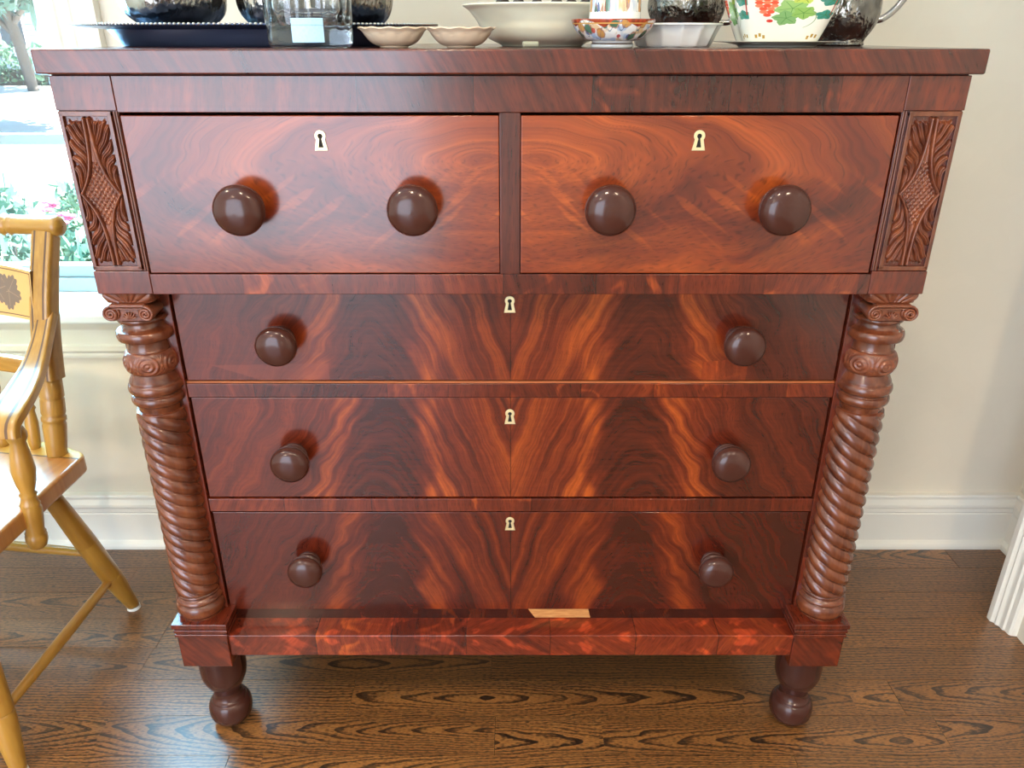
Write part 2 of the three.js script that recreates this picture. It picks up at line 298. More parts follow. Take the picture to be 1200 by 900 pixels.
// ---------------------------------------------------------------- outside
{
  const g = mesh('ground', box(-60, 30, -0.6, -0.35, -70, -0.82), std({ color: new THREE.Color(0.62, 0.6, 0.55), roughness: 0.95 })); g.userData.kind = 'structure';
  const leafShape = new THREE.Shape(); leafShape.moveTo(0, 0); leafShape.quadraticCurveTo(0.35, 0.4, 0, 1); leafShape.quadraticCurveTo(-0.35, 0.4, 0, 0);
  const leafGeo = new THREE.ShapeGeometry(leafShape, 3);
  const leafMat = (r, gg, b) => phys({ color: new THREE.Color(r, gg, b), roughness: 0.7, transmission: 0.35, thickness: 0, side: THREE.DoubleSide });
  const bark = std({ color: new THREE.Color(0.10, 0.095, 0.09), roughness: 0.9 });
  function foliage(parent, n, place, size, mat) {
    const im = new THREE.InstancedMesh(leafGeo, mat, n), o = new THREE.Object3D();
    for (let i = 0; i < n; i++) { o.position.set(...place()); o.rotation.set(rr(-2, 2), rr(0, 6.3), rr(-2, 2)); o.scale.setScalar(size * rr(0.6, 1.3)); o.updateMatrix(); im.setMatrixAt(i, o.matrix); }
    im.name = 'foliage'; im.userData.kind = 'stuff'; im.castShadow = true; parent.add(im);
  }
  function shrub(x, z, r, h, label, blooms) {
    const t = thing('flowering_shrub', label, 'shrub', [x, -0.35, z]);
    mesh('stem', merge([0, 1, 2, 3, 4].map((k) => tube([[0, 0, 0], [Math.sin(k * 1.3) * r * 0.4, h * 0.4, Math.cos(k * 1.3) * r * 0.4], [Math.sin(k * 1.3) * r * 0.7, h * 0.85, Math.cos(k * 1.3) * r * 0.7]], 0.008, 8, 5))), bark, t);
    foliage(t, 5500, () => { const a = rr(0, 6.283), q = Math.sqrt(rnd()), y = rnd(); const k = Math.sqrt(1 - Math.pow(Math.abs(y - 0.45) / 0.6, 2) * 0.9); return [Math.cos(a) * q * r * k, 0.1 + y * (h - 0.1) + rr(-0.03, 0.03), Math.sin(a) * q * r * k]; }, 0.07, leafMat(0.09, 0.24, 0.19));
    const petal = std({ color: new THREE.Color(0.62, 0.14, 0.30), roughness: 0.7 });
    for (const [dx, dy, dz] of blooms) mesh('bloom', merge(Array.from({ length: 9 }, (_, i) => { const g2 = new THREE.SphereGeometry(0.014, 6, 4); g2.scale(1, 0.5, 1); g2.translate(Math.sin(i * 2.4) * 0.004 * Math.sqrt(i) * 2, Math.cos(i * 1.9) * 0.012, Math.cos(i * 2.4) * 0.004 * Math.sqrt(i) * 2); return g2; })), petal, t).position.set(dx, h + dy, dz);
  }
  shrub(-1.30, -1.55, 0.42, 0.93, 'green shrub with pink blooms nearest the window, right of the others', [[-0.12, 0.08, 0.1], [-0.22, 0.1, 0], [0.16, 0.03, 0.1]]);
  shrub(-2.05, -1.75, 0.45, 1.02, 'green shrub with pink blooms left of the one nearest the window', [[0.2, 0.05, 0.1], [0.05, 0.06, 0.2]]);
  shrub(-1.75, -2.7, 0.5, 0.95, 'green shrub behind the two pink-flowering shrubs by the window', [[0.1, 0.06, 0.1]]);
  function tree(x, z, h, r, label, lean) {
    const t = thing('garden_tree', label, 'tree', [x, -0.35, z]);
    mesh('trunk', merge([tube([[0, 0, 0], [lean * 0.3, h * 0.3, 0], [lean, h * 0.7, 0.2]], 0.16, 16, 8), tube([[lean * 0.3, h * 0.3, 0], [lean * 0.3 + 1.2, h * 0.5, 0.3], [lean + 2.4, h * 0.72, 0.2]], 0.09, 14, 7), tube([[lean * 0.25, h * 0.25, 0], [lean * 0.3 - 1.2, h * 0.5, 0.2], [lean - 2, h * 0.7, -0.2]], 0.08, 14, 7)]), bark, t);
    foliage(t, 6500, () => { const a = rr(0, 6.283), b = Math.acos(rr(-1, 1)), q = Math.cbrt(rnd()) * r; return [lean + Math.sin(b) * Math.cos(a) * q * 1.3, h * 0.72 + Math.cos(b) * q * 0.75, Math.sin(b) * Math.sin(a) * q]; }, 0.42, leafMat(0.08, 0.20, 0.17));
  }
  tree(-9.6, -13.5, 5.2, 2.4, 'leafy tree with a leaning grey trunk across the bright pavement', 0.8);
  tree(-14.5, -24, 6, 3, 'second leafy tree farther off behind the leaning one', -0.6);
  // low hedge far behind
  for (const [x, z, k] of [[-16, -27, 0], [-22, -29, 1]]) {
    const t = thing('garden_hedge', k ? 'clipped green hedge left of the other far hedge' : 'clipped green hedge at the far side of the bright pavement', 'hedge', [x, -0.35, z]);
    mesh('stem', box(-2.2, 2.2, 0, 0.5, -0.2, 0.2), bark, t);
    foliage(t, 1500, () => [rr(-2.7, 2.7), rr(0.05, 1.2), rr(-0.5, 0.5)], 0.25, leafMat(0.08, 0.22, 0.14));
  }
  const hs = thing('far_house', 'blue-grey boarded house far across the pavement behind the trees', 'house', [-25, -0.35, -36]);
  const boards = std({ color: new THREE.Color(0.30, 0.40, 0.50), roughness: 0.8 });
  for (let k = 0; k < 14; k++) mesh('wall_board', box(-5, 5, k * 0.22, k * 0.22 + 0.205, -0.02 - 0.02, 0), boards, hs);
  mesh('house_wall', box(-5, 5, 0, 3.1, -6, -0.05), boards, hs);
  mesh('roof', prism([[-6.4, 3.05], [0.5, 3.05], [-3, 5.2]], (o, u, t) => [t, u, o], -5.4, 5.4), std({ color: new THREE.Color(0.2, 0.2, 0.22), roughness: 0.9 }), hs);
  const wf = std({ color: 0xffffff, roughness: 0.5 }), wg = std({ color: new THREE.Color(0.05, 0.07, 0.09), roughness: 0.1 });
  for (const x of [-3, 0.2, 3.2]) { const w = mesh('house_window', merge([box(x - 0.6, x + 0.6, 1, 1.08, 0, 0.05), box(x - 0.6, x + 0.6, 2.3, 2.38, 0, 0.05), box(x - 0.6, x - 0.52, 1, 2.38, 0, 0.05), box(x + 0.52, x + 0.6, 1, 2.38, 0, 0.05)]), wf, hs); mesh('pane', box(x - 0.52, x + 0.52, 1.08, 2.3, 0, 0.02), wg, w); }
}

// ---------------------------------------------------------------- mahogany
const MH = { dark: [40, 14, 10], mid: [96, 35, 18], light: [158, 72, 26], deep: [30, 11, 9] };
function wood(v, fine) {            // v about 0..1
  let c = v < 0.5 ? mixc(MH.dark, MH.mid, clamp(v * 2)) : mixc(MH.mid, MH.light, clamp(v * 2 - 1));
  return [c[0] * fine, c[1] * fine, c[2] * fine];
}
const pores = (s, t) => 1 - 0.20 * sm(0.25, 0.6, noise(s * 900, t * 70)) + 0.10 * noise(s * 420, t * 60);
// crotch figure, book-matched about x = 0 apart from the painted-in room reflection; returns colour
function crotch(x, y, H, sd, amp = 1) {
  const xm = Math.abs(x), side = x < 0 ? 0 : 1;
  const n1 = fbm(xm * 8 + sd, y * 8 + sd * 2, 3), n2 = fbm(xm * 16 + sd * 5, y * 16, 3);
  const a = xm - 0.20 + 0.035 * n1 + (y - H / 2) * 0.12, aa = Math.sqrt(a * a + 0.0006);
  const k = 1.5 + 0.5 * sm(0.0, 0.25, aa);
  const s = y + k * aa + 0.035 * n1 + 0.010 * n2;
  const t = aa * 0.8 - y * 0.45 + 0.02 * n1;
  let v = 0.40 + 0.25 * fbm(s * 17 + sd, t * 2.6, 4) + 0.15 * noise(s * 46 + sd, t * 4) + 0.10 * noise(s * 140, t * 8) + 0.05 * noise(s * 300, t * 14);
  // dark heart of the crotch and the bright licks of flame on its flanks
  const w = 0.040 + 0.045 * clamp(1 - y / H) * (0.6 + n1) + 0.02 * n2;
  const core = 1 - sm(w * 0.7, w * 1.2 + 0.012, Math.abs(a + 0.02 * n2));
  const lick = gauss(aa - w - 0.030 - 0.02 * n1, 0.032) * sm(-0.15, 0.35, fbm(s * 20 + 4, t * 7 + sd, 3) + 0.25);
  v = mix(v, 0.20 + 0.03 * (1 - side) + 0.13 * noise(s * 60, t * 8) + 0.06 * noise(xm * 20, y * 240), core * 0.85);  // heart a touch lighter on the left, where daylight is mirrored
  v += lick * (0.28 + 0.25 * noise(s * 55 + 3, t * 6));
  v += 0.14 * (1 - sm(0.03, 0.13, xm)) * (0.5 + noise(s * 34, t * 3)) + 0.05 * side;
  v = mix(v, 0.29 + 0.13 * (1 - side) + (v - 0.42) * 0.55, sm(0.27, 0.38, xm));  // outer veneer lighter left, darker right: mirrored room light put into the colour
  v = 0.44 + (v - 0.42) * 1.3 * amp;
  v += 0.035 * noise(xm * 30, y * 260);
  return wood(clamp(v, 0.02, 0.98), pores(s, t));
}
// sweeping long figure of the two upper drawers, book-matched about x = 0
function sweep(x, y, sd) {
  const xm = Math.abs(x), side = x < 0 ? 0 : 1;
  const n1 = fbm(xm * 4 + sd, y * 7, 3), n2 = fbm(xm * 10 + 3, y * 22 + sd, 3);
  const e = Math.sqrt(Math.pow((xm - 0.03) * 0.36, 2) + Math.pow(y - 0.15, 2) * 1.15);
  const s = e * 0.9 + 0.030 * n1 + 0.006 * n2 + y * 0.12, t = xm * 0.6 + 0.3 * Math.atan2(y - 0.15, xm * 0.4 + 0.02) * 0.3;
  let v = 0.63 + 0.28 * fbm(s * 22 + sd, t * 4, 4) + 0.14 * noise(s * 70, t * 7) + 0.09 * noise(s * 190, t * 12);
  v += 0.26 * gauss(xm - 0.07, 0.09) * sm(0.07, 0.14, y) * (0.7 + n1);
  v -= 0.22 * gauss(y - 0.085 - 0.1 * n1, 0.035) * sm(0.1, 0.25, xm);
  v += 0.22 * sm(0.25, 0.6, fbm(xm * 9 + 8, y * 40 + xm * 30, 3) * 2) * gauss(y - 0.08, 0.05);
  v -= 0.12 * sm(0.36, 0.47, xm) - 0.06 * side;
  return wood(clamp(v, 0.03, 0.97), pores(s, t * 1.4));
}
// cross-banded strips: pieces of veneer side by side with the grain running up or aslant
function banded(x, y, sd, spread = 0.6, cell = 0.11) {
  const xx = x + 0.25 * cell * noise(x * 3 + sd, 7), i = Math.floor(xx / cell + sd), f = xx / cell + sd - i;
  const h = (k) => { const q = Math.sin(i * 12.9898 + k * 78.233 + sd * 3.1) * 43758.5453; return q - Math.floor(q); };
  const an = (h(1) - 0.5) * spread * 2.2, s = x * Math.cos(an) + y * Math.sin(an), t = -x * Math.sin(an) + y * Math.cos(an);
  const n1 = fbm(x * 12 + i * 3, y * 12, 2);
  let v = 0.40 + (h(2) - 0.5) * 0.30 + 0.26 * fbm(s * 34 + i * 7 + 0.6 * n1, t * 5, 3) + 0.13 * noise(s * 120 + i, t * 10);
  if (h(3) > 0.6) v += 0.35 * sm(0.1, 0.4, fbm(s * 26 + n1 * 2.5, t * 22 + i, 3)) ;
  let c = wood(clamp(v, 0.05, 0.95), pores(s, t));
  const seam = Math.min(f, 1 - f) * cell; if (seam < 0.0006) c = c.map((q) => q * 0.7);
  return c;
}
const PX = 1250;
const mahTex = (W, H, fn) => makeTex(Math.min(2040, W * PX), Math.max(24, H * PX), (u, v) => fn(u * W, v * H));
const polish = (map, o = {}) => phys({ map, roughness: 0.21, specularIntensity: 1, clearcoat: 0.25, clearcoatRoughness: 0.12, ...o });
const plainTex = makeTex(512, 512, (u, v) => { const x = u * 0.4, y = v * 0.4; const s = x + 0.01 * fbm(x * 10, y * 5, 2); return wood(clamp(0.42 + 0.3 * fbm(s * 40, y * 4, 3) + 0.1 * noise(s * 160, y * 9)), pores(s, y)); });
const turnTex = makeTex(512, 256, (u, v) => { const n = 0.5 * fbm(u * 9, v * 5, 3); return mixc(mixc([66, 30, 20], [116, 62, 38], clamp(0.6 + n * 1.2)), [156, 98, 60], clamp(0.15 + n * 0.8 + 0.12 * noise(u * 60, v * 12))); });
const W = {
  plain: polish(plainTex), turned: polish(turnTex, { roughness: 0.24, color: new THREE.Color(0.80, 0.68, 0.58) }),
  dark: polish(null, { color: new THREE.Color(0.052, 0.016, 0.011), roughness: 0.17, clearcoat: 0, specularIntensity: 0.7 }),
  carved: phys({ map: turnTex, color: new THREE.Color(1.08, 0.95, 0.85), roughness: 0.36, clearcoat: 0.2, clearcoatRoughness: 0.3 }),
  inside: std({ color: new THREE.Color(0.012, 0.006, 0.005), roughness: 0.9 }),
  raw: std({ map: makeTex(128, 32, (u, v) => mixc([196, 140, 80], [150, 92, 46], clamp(0.5 + fbm(u * 5, v * 18, 3)))), roughness: 0.8 }),
  edge: std({ map: makeTex(256, 16, (u, v) => mixc([190, 110, 54], [130, 66, 32], clamp(0.5 + fbm(u * 20, v * 6, 3)))), roughness: 0.5 }),
};
const brass = std({ color: new THREE.Color(0.85, 0.72, 0.42), metalness: 0.75, roughness: 0.35 });

// ---------------------------------------------------------------- chest of drawers
const chest = thing('chest_of_drawers', 'tall antique flame-mahogany chest of drawers with twisted columns and carved panels in the middle', 'chest of drawers');
const HW = 0.5622, TOP = 1.1754, RZ = -0.046;
{
  // top board
  const tb = uvm(box(-0.5715, 0.5715, 1.1470, TOP, -0.60, 0.011, 0.0025), 1.143, 0.08, -0.5715, 1.12);
  mesh('top_board', tb, polish(mahTex(1.143, 0.08, (x, y) => { const s = x + y * 0.5 + 0.015 * fbm(x * 7, y * 8, 2); const v = 0.36 + 0.22 * fbm(x * 9, 1, 3) + 0.14 * noise(s * 60, y * 6) + 0.12 * noise(s * 170, y * 12); return wood(clamp(v, 0.08, 0.8), pores(s, y)); })), chest);
  // frieze, corner posts, rails
  const frTex = mahTex(0.976, 0.046, (x, y) => banded(x, y, 3, 0.55, 0.15));
  mesh('frieze', uvm(box(-0.4865, 0.4865, 1.1027, 1.1455, -0.05, 0, 0.001), 0.976, 0.046, -0.488, 1.1015), polish(frTex), chest);
  mesh('shadow_gap', box(-HW + 0.003, HW - 0.003, 1.1452, 1.1475, -0.55, -0.003), W.inside, chest);
  const cpTex = mahTex(0.08, 0.28, (x, y) => banded(x * 0.6 + 2, y, 9, 0.4, 0.3));
  for (const s of [-1, 1]) {
    const x0 = s < 0 ? -HW : 0.487, x1 = s < 0 ? -0.487 : HW;
    mesh('corner_post', uvm(box(x0, x1, 0.868, 1.1455, -0.08, -0.0045, 0.0015), 0.08, 0.28, x0, 0.868), polish(cpTex), chest);
    mesh('corner_block', uvm(box(x0, x1, 1.1050, 1.1455, -0.04, 0, 0.001), 0.08, 0.28, x0, 0.868), polish(cpTex), chest);
    mesh('corner_block', uvm(box(x0, x1, 0.868, 0.9005, -0.04, 0, 0.0015), 0.08, 0.28, x0, 0.868), polish(cpTex), chest);
  }
  mesh('rail', uvm(box(-0.4868, 0.4868, 0.868, 0.8962, -0.05, 0, 0.001), 0.976, 0.03, -0.488, 0.867), polish(mahTex(0.976, 0.03, (x, y) => banded(x, y, 21, 0.5, 0.12))), chest);
  mesh('divider', uvm(box(-0.0136, 0.0128, 0.8962, 1.1027, -0.05, -0.0005, 0.001), 0.03, 0.21, -0.0136, 0.896), polish(mahTex(0.03, 0.21, (x, y) => banded(x + 0.4, y * 0.6, 4, 0.15, 2))), chest);
  // carcass
  mesh('carcass', merge([box(-HW, -HW + 0.02, 0.20, 1.146, -0.58, -0.042), box(HW - 0.02, HW, 0.20, 1.146, -0.58, -0.042), box(-HW, HW, 0.21, 1.146, -0.585, -0.57), box(-HW, HW, 0.855, 0.868, -0.57, -0.05), box(-HW, HW, 0.222, 0.24, -0.57, -0.05)].map((g) => uvm(g, 0.4, 0.4, 0, 0, true))), W.plain, chest);
  mesh('drawer_space', box(-0.535, 0.535, 0.245, 1.143, -0.56, -0.068), W.inside, chest);
  for (const s of [-1, 1]) {
    const a = s < 0 ? -HW : 0.4855, b = s < 0 ? -0.4855 : HW;
    mesh('stile', uvm(box(a, b, 0.262, 0.868, -0.09, -0.0405, 0.001), 0.4, 0.4, 0, 0), W.plain, chest);
  }
  mesh('rail', uvm(box(-0.4855, 0.4855, 0.692, 0.7145, -0.09, -0.0435, 0.0008), 0.976, 0.03, -0.488, 0.690), polish(mahTex(0.976, 0.03, (x, y) => banded(x, y, 33, 0.5, 0.10))), chest);
  mesh('rail_edge', box(-0.4855, 0.4855, 0.7143, 0.7172, -0.09, -0.047), W.edge, chest);
  mesh('rail', uvm(box(-0.4855, 0.4855, 0.4880, 0.5118, -0.09, -0.0435, 0.0008), 0.976, 0.03, -0.488, 0.486), polish(mahTex(0.976, 0.03, (x, y) => banded(x, y, 47, 0.5, 0.13))), chest);
  // base rail with its top ledge, the moulding lip under the bottom drawer
  const baseTex = mahTex(0.976, 0.09, (x, y) => { const c = banded(x, y, 61, 0.9, 0.14), k = 1.12 + 0.5 * sm(0.1, 0.35, fbm(x * 22 + fbm(x * 9, y * 9, 2) * 2, y * 30 + x * 11, 3)); return [c[0] * k, c[1] * k, c[2] * k]; });
  mesh('base_rail', uvm(box(-0.4800, 0.4800, 0.2224, 0.2655, -0.10, -0.004, 0.0012), 0.976, 0.09, -0.488, 0.175), polish(baseTex), chest);
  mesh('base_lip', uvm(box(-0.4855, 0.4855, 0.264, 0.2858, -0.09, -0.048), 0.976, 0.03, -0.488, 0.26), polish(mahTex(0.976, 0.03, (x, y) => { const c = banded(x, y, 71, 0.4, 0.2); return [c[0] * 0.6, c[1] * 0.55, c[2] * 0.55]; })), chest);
  { const sh = new THREE.Shape(); sh.moveTo(0.030, 0.2859); sh.lineTo(0.134, 0.2859); sh.lineTo(0.138, 0.2672); sh.lineTo(0.042, 0.2672); sh.closePath(); const g = new THREE.ExtrudeGeometry(sh, { depth: 0.0012, bevelEnabled: false }); g.translate(0, 0, -0.0482); uvm(g, 0.12, 0.03, 0.03, 0.265); const m = mesh('bare_patch', g, W.raw, chest); m.userData.label = 'pale bare wood where the veneer is missing'; }

  // drawers
  const knobProfile = (r) => smoothProfile([[0.0205, 0], [0.0205, 0.004], [0.0175, 0.006], [0.0165, 0.010], [0.020, 0.0125], [0.0245, 0.014], [0.0255, 0.0165], [0.0245, 0.018], [0.026, 0.0195], [0.0285, 0.0225], [0.0272, 0.0245], [0.0292, 0.027], [0.0300, 0.031], [0.0292, 0.0355], [0.0262, 0.0405], [0.0200, 0.0445], [0.011, 0.0470], [0.0001, 0.0478]].map(([a, b]) => [a * r / 0.030, b * r / 0.030]), 90);
  function knob(parent, x, y, z, r) { const g = lathe(knobProfile(r), 48); g.rotateX(Math.PI / 2); const m = mesh('knob', g, W.dark, parent); m.position.set(x, y, z); return m; }
  function escutcheon(parent, x, y, z) {
    const sh = (k) => { const s = new THREE.Shape(); const r = 0.0066 * k, b = 0.0078 * k; s.moveTo(-b, -0.0118 * k); s.lineTo(b, -0.0118 * k); s.lineTo(r * 0.78, 0.002); s.absarc(0, 0.0055, r, -0.6, Math.PI + 0.6, false); s.lineTo(-r * 0.78, 0.002); s.closePath(); return s; };
    const outer = sh(1); const hole = new THREE.Path(); const hr = 0.0034, hb = 0.0036;
    hole.moveTo(-hb, -0.0088); hole.lineTo(hb, -0.0088); hole.lineTo(0.0016, 0.002); hole.absarc(0, 0.0052, hr, -0.9, Math.PI + 0.9, false); hole.lineTo(-0.0016, 0.002); hole.closePath();
    outer.holes.push(hole);
    const g = new THREE.ExtrudeGeometry(outer, { depth: 0.0012, bevelEnabled: true, bevelSize: 0.0004, bevelThickness: 0.0004, bevelSegments: 1, curveSegments: 12 });
    const m = mesh('keyhole_escutcheon', g, brass, parent); m.position.set(x, y, z);
    const d = mesh('keyhole', new THREE.ExtrudeGeometry(sh(0.85), { depth: 0.0004, bevelEnabled: false }), W.inside, parent); d.position.set(x, y, z);
  }
  const drawers = [
    // x0, x1, y0, y1, front z, knob y, knob xs, knob radius, escutcheon (x, y), figure, label
    [-0.4852, -0.0142, 0.8975, 1.0992, -0.0015, (u) => 0.9885, [-0.3425, -0.1235], 0.0325, [-0.2385, 1.0695], 'left upper drawer with two knobs'],
    [0.0134, 0.4835, 0.8975, 1.0992, -0.0015, (u) => 0.9885, [0.1265, 0.3465], 0.0325, [0.2375, 1.0695], 'right upper drawer with two knobs'],
    [-0.4838, 0.4838, 0.7188, 0.866, RZ, 0, [-0.3345, 0.3345], 0.0298, [-0.001, 0.8385], 'shallow second-row drawer with full-width flame veneer'],
    [-0.4838, 0.4838, 0.5140, 0.6905, RZ, 0, [-0.3375, 0.3375], 0.0298, [-0.001, 0.6585], 'third-row drawer with strong flame veneer'],
    [-0.4838, 0.4838, 0.2862, 0.4850, RZ, 0, [-0.337, 0.337], 0.0285, [-0.001, 0.4630], 'bottom drawer with dark flame veneer'],
  ];
  const knobY = [0, 0, 0.7855, 0.592, 0.388];
  drawers.forEach(([x0, x1, y0, y1, z, ky, kx, r, [ex, ey], lab], i) => {
    const d = part('drawer', chest); d.userData.label = lab;
    const w = x1 - x0, h = y1 - y0;
    let fn;
    if (i < 2) fn = (x, y) => sweep(x + x0, y, 5);
    else fn = (x, y) => {
      const X = x + x0, seamed = Math.abs(X) < 0.0007;
      let c = crotch(X + 0.001, y, h, [0, 0, 11, 3.3, 27][i], [0, 0, 1.0, 1.1, 0.85][i]);
      if (i === 2 && X > 0.285 && X < 0.352 && y < 0.030 + (X - 0.285) * 0.10) { const q = banded(X * 2 + 1, y, 5, 0.3, 3); c = mixc(c, [q[0] * 1.0 + 34, q[1] + 14, q[2] + 4], 0.75); }
      if (i === 2 && X < -0.27 && y < 0.024 + (X + 0.485) * 0.02 && X > -0.40 + (0.03 - y) * 3 - 0.06) c = mixc(c, [120, 52, 34], 0.5);
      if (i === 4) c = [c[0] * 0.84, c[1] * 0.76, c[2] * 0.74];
      if (seamed) c = c.map((q) => q * 0.65);
      return c;
    };
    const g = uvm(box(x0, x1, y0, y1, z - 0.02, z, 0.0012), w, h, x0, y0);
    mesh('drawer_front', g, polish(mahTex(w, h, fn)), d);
    for (const k of kx) knob(d, k, i < 2 ? ky(0) : knobY[i], z, r);
    escutcheon(d, ex, ey, z);
  });

  // beaded strips beside the upper drawers
  for (const s of [-1, 1]) for (const x of [0.4882, 0.4915]) { const g = new THREE.CylinderGeometry(0.0013, 0.0013, 0.203, 8).translate(s * x, 1.0027, -0.0016); mesh('bead', g, W.turned, chest); }

  // carved panels
  function relief(x, y) {            // x, y in -1..1; height 0..1
    const ay = Math.abs(y), ax = Math.abs(x);
    const rib = 0.10 + 0.80 * Math.exp(-Math.pow(ay / 0.26, 1.15));
    const d = ax - rib;                                       // beyond the rib: leaves; within: lattice
    let h = 0;
    if (d < -0.05 && ay < 0.42) {                             // diamond lattice
      const a = x * 0.36 * 26, b = y * 26;
      h = 0.35 + 0.28 * Math.abs(Math.sin((a + b) * 1.35)) * Math.abs(Math.sin((a - b) * 1.35));
    } else if (d < -0.05) {
      h = 0.30 + 0.25 * Math.pow(Math.abs(Math.sin((ax * 8) + 0.4)), 0.7);
      const e = Math.hypot(ax - 0.22, (ay - 0.72) * 2.5); if (e < 0.12) h = 0.05;
    } else {                                                  // acanthus: lobes sweep outwards and away from the middle
      const q = Math.max(d, 0), flow = ay - 0.52 * Math.sqrt(q + 0.004) + 0.03 * Math.sin(ay * 9 + q * 4);
      const ph = flow * 6.6 + 0.15, lobe = ph - Math.floor(ph), up = lobe - 0.5;
      const fan = Math.sin(lobe * Math.PI), lens = Math.pow(fan, 0.75);
      const groove = gauss(up - 0.10, 0.05) + gauss(up + 0.20, 0.045) * 0.8;
      h = 0.05 + 0.85 * lens - 0.28 * groove * fan;
      const hole = Math.hypot((lobe - 0.98) * 1.0, (q - 0.26) * 2.4); if (hole < 0.20) h *= sm(0.05, 0.20, hole);
      h *= 0.75 + 0.35 * sm(0.0, 0.35, q) - 0.3 * sm(0.65, 0.95, q);
      const tipEdge = 0.95 - 0.16 * Math.pow(Math.abs(up) * 2, 1.5); h *= 1 - 0.9 * sm(tipEdge, tipEdge + 0.05, ax);
      h *= 1 - 0.85 * sm(0.93, 0.97, ay + 0.03 * Math.abs(Math.sin(ax * 12)));
    }
    const r = Math.abs(d); if (r < 0.075) h = Math.max(h, 0.55 + 0.45 * Math.sqrt(1 - Math.pow(r / 0.075, 2)));
    const r2 = Math.abs(d + 0.0); if (r2 > 0.075 && r2 < 0.10) h *= 0.5;
    return h;
  }
  const cw = 0.0275, chh = 0.0955;
  const carve = surface((u, v) => {
    const x = u * 2 - 1, y = v * 2 - 1;
    const edge = Math.min(1, Math.min(1 - Math.abs(x), 1 - Math.abs(y)) * 40);
    return [x * cw, y * chh, edge * (0.0003 + 0.0078 * relief(x, y))];
  }, 130, 400, [0.5, 2]);
  for (const s of [-1, 1]) {
    const p = part('carved_panel', chest); p.position.set(s * 0.5282, 1.0027, -0.0058);
    mesh('leaf_carving', carve, W.carved, p);
    mesh('panel_frame', merge([box(-0.0328, 0.0328, 0.0955, 0.1015, -0.004, 0.0056, 0.0008), box(-0.0328, 0.0328, -0.1015, -0.0955, -0.004, 0.0056, 0.0008), box(-0.0328, -0.0275, -0.1, 0.1, -0.004, 0.0056, 0.0008), box(0.0275, 0.0328, -0.1, 0.1, -0.004, 0.0056, 0.0008)].map((g) => uvm(g, 0.2, 0.2))), W.turned, p);
  }

  // columns
  const CX = 0.5275, CZ = -0.0400;
  const ringPro = (list) => smoothProfile(list, list.length * 6);
  const shaftGeo = revolve((ph, y) => {
    const q = 5 * (ph + (y - 0.33) * 2 * Math.PI / 0.110) / (2 * Math.PI), f = q - Math.floor(q);
    const ridge = Math.pow(Math.abs(Math.sin(f * Math.PI)), 0.62);
    const end = sm(0.3405, 0.352, y) * (1 - sm(0.668, 0.680, y));
    const tip = y > 0.6795 || y < 0.3432 ? 0.004 : 0;
    return 0.0315 - tip + 0.0008 * (1 - (y - 0.34) / 0.34) + 0.0052 * mix(0.6, ridge, end);
  }, 0.342, 0.681, 160, 340);
  const bandGeo = revolve((ph, y) => {
    const v = (y - 0.7405) / 0.034, b = Math.sin(clamp(v) * Math.PI);
    const r0 = 0.030 + 0.0068 * Math.pow(b, 0.6);
    const q = ph * 6 / (2 * Math.PI) + 0.25, f = q - Math.floor(q) - 0.5;         // six leaf bosses
    const e = Math.hypot(f * 2.1, (v - 0.5) * 1.9);
    const rings = e < 1 ? 0.5 + 0.5 * Math.cos(e * 17) : 0.3 + 0.3 * Math.cos((v + Math.abs(f) * 3) * 26);
    return r0 + 0.0016 * rings * Math.pow(b, 0.5);
  }, 0.7400, 0.7746, 220, 56);
  const lower = lathe(ringPro([[0.030, 0.341], [0.0335, 0.340], [0.036, 0.336], [0.0335, 0.3315], [0.0345, 0.3295], [0.0370, 0.327], [0.0385, 0.323], [0.0370, 0.3195], [0.0348, 0.3178], [0.0365, 0.316], [0.0395, 0.311], [0.0405, 0.304], [0.0395, 0.296], [0.0365, 0.290], [0.036, 0.2865]].map(([a, b]) => [a, 0.2955 + (b - 0.2865) * 0.91]).reverse()), 56);
  const upperRings = lathe(ringPro([[0.0305, 0.678], [0.0315, 0.686], [0.0325, 0.690], [0.0365, 0.693], [0.0382, 0.699], [0.0368, 0.704], [0.0340, 0.7065], [0.0350, 0.7085], [0.0385, 0.712], [0.0395, 0.717], [0.0383, 0.722], [0.0362, 0.7245], [0.0358, 0.728], [0.0335, 0.733], [0.030, 0.7405]]), 56);
  const neck = lathe(ringPro([[0.030, 0.7740], [0.0302, 0.776], [0.0292, 0.778], [0.0290, 0.792], [0.031, 0.7925], [0.0375, 0.793], [0.0392, 0.797], [0.0392, 0.803], [0.0375, 0.8065], [0.0340, 0.8085], [0.0300, 0.812], [0.0285, 0.817], [0.0290, 0.8195], [0.0335, 0.821], [0.0345, 0.824], [0.0330, 0.827], [0.027, 0.829]]), 56);
  // Ionic capital
  function spiral(sign) { const pts = []; for (let i = 0; i <= 70; i++) { const k = i / 70, a = Math.PI / 2 - sign * k * Math.PI * 4.6, r = mix(0.0106, 0.0016, Math.pow(k, 0.8)); pts.push([sign * 0.0240 + Math.cos(a) * r * 1, 0.8392 + Math.sin(a) * r, 0]); } return tube(pts, 0.0023, 140, 8); }
  const capParts = [];
  const vol = []; for (const s of [-1, 1]) { const sp = spiral(s); sp.scale(1, 1, 1.5); sp.translate(0, 0, 0.0385); vol.push(sp); }
  const volutes = merge(vol);
  const bolster = merge([-1, 1].map((s) => { const g = lathe([[0.0001, -0.040], [0.0105, -0.040], [0.0112, -0.036], [0.0085, -0.010], [0.0080, 0], [0.0085, 0.010], [0.0108, 0.034], [0.0112, 0.0365], [0.0095, 0.0372], [0.0085, 0.0368], [0.0001, 0.0368]], 28); g.rotateX(Math.PI / 2); g.translate(s * 0.0240, 0.8392, 0); return g; }));
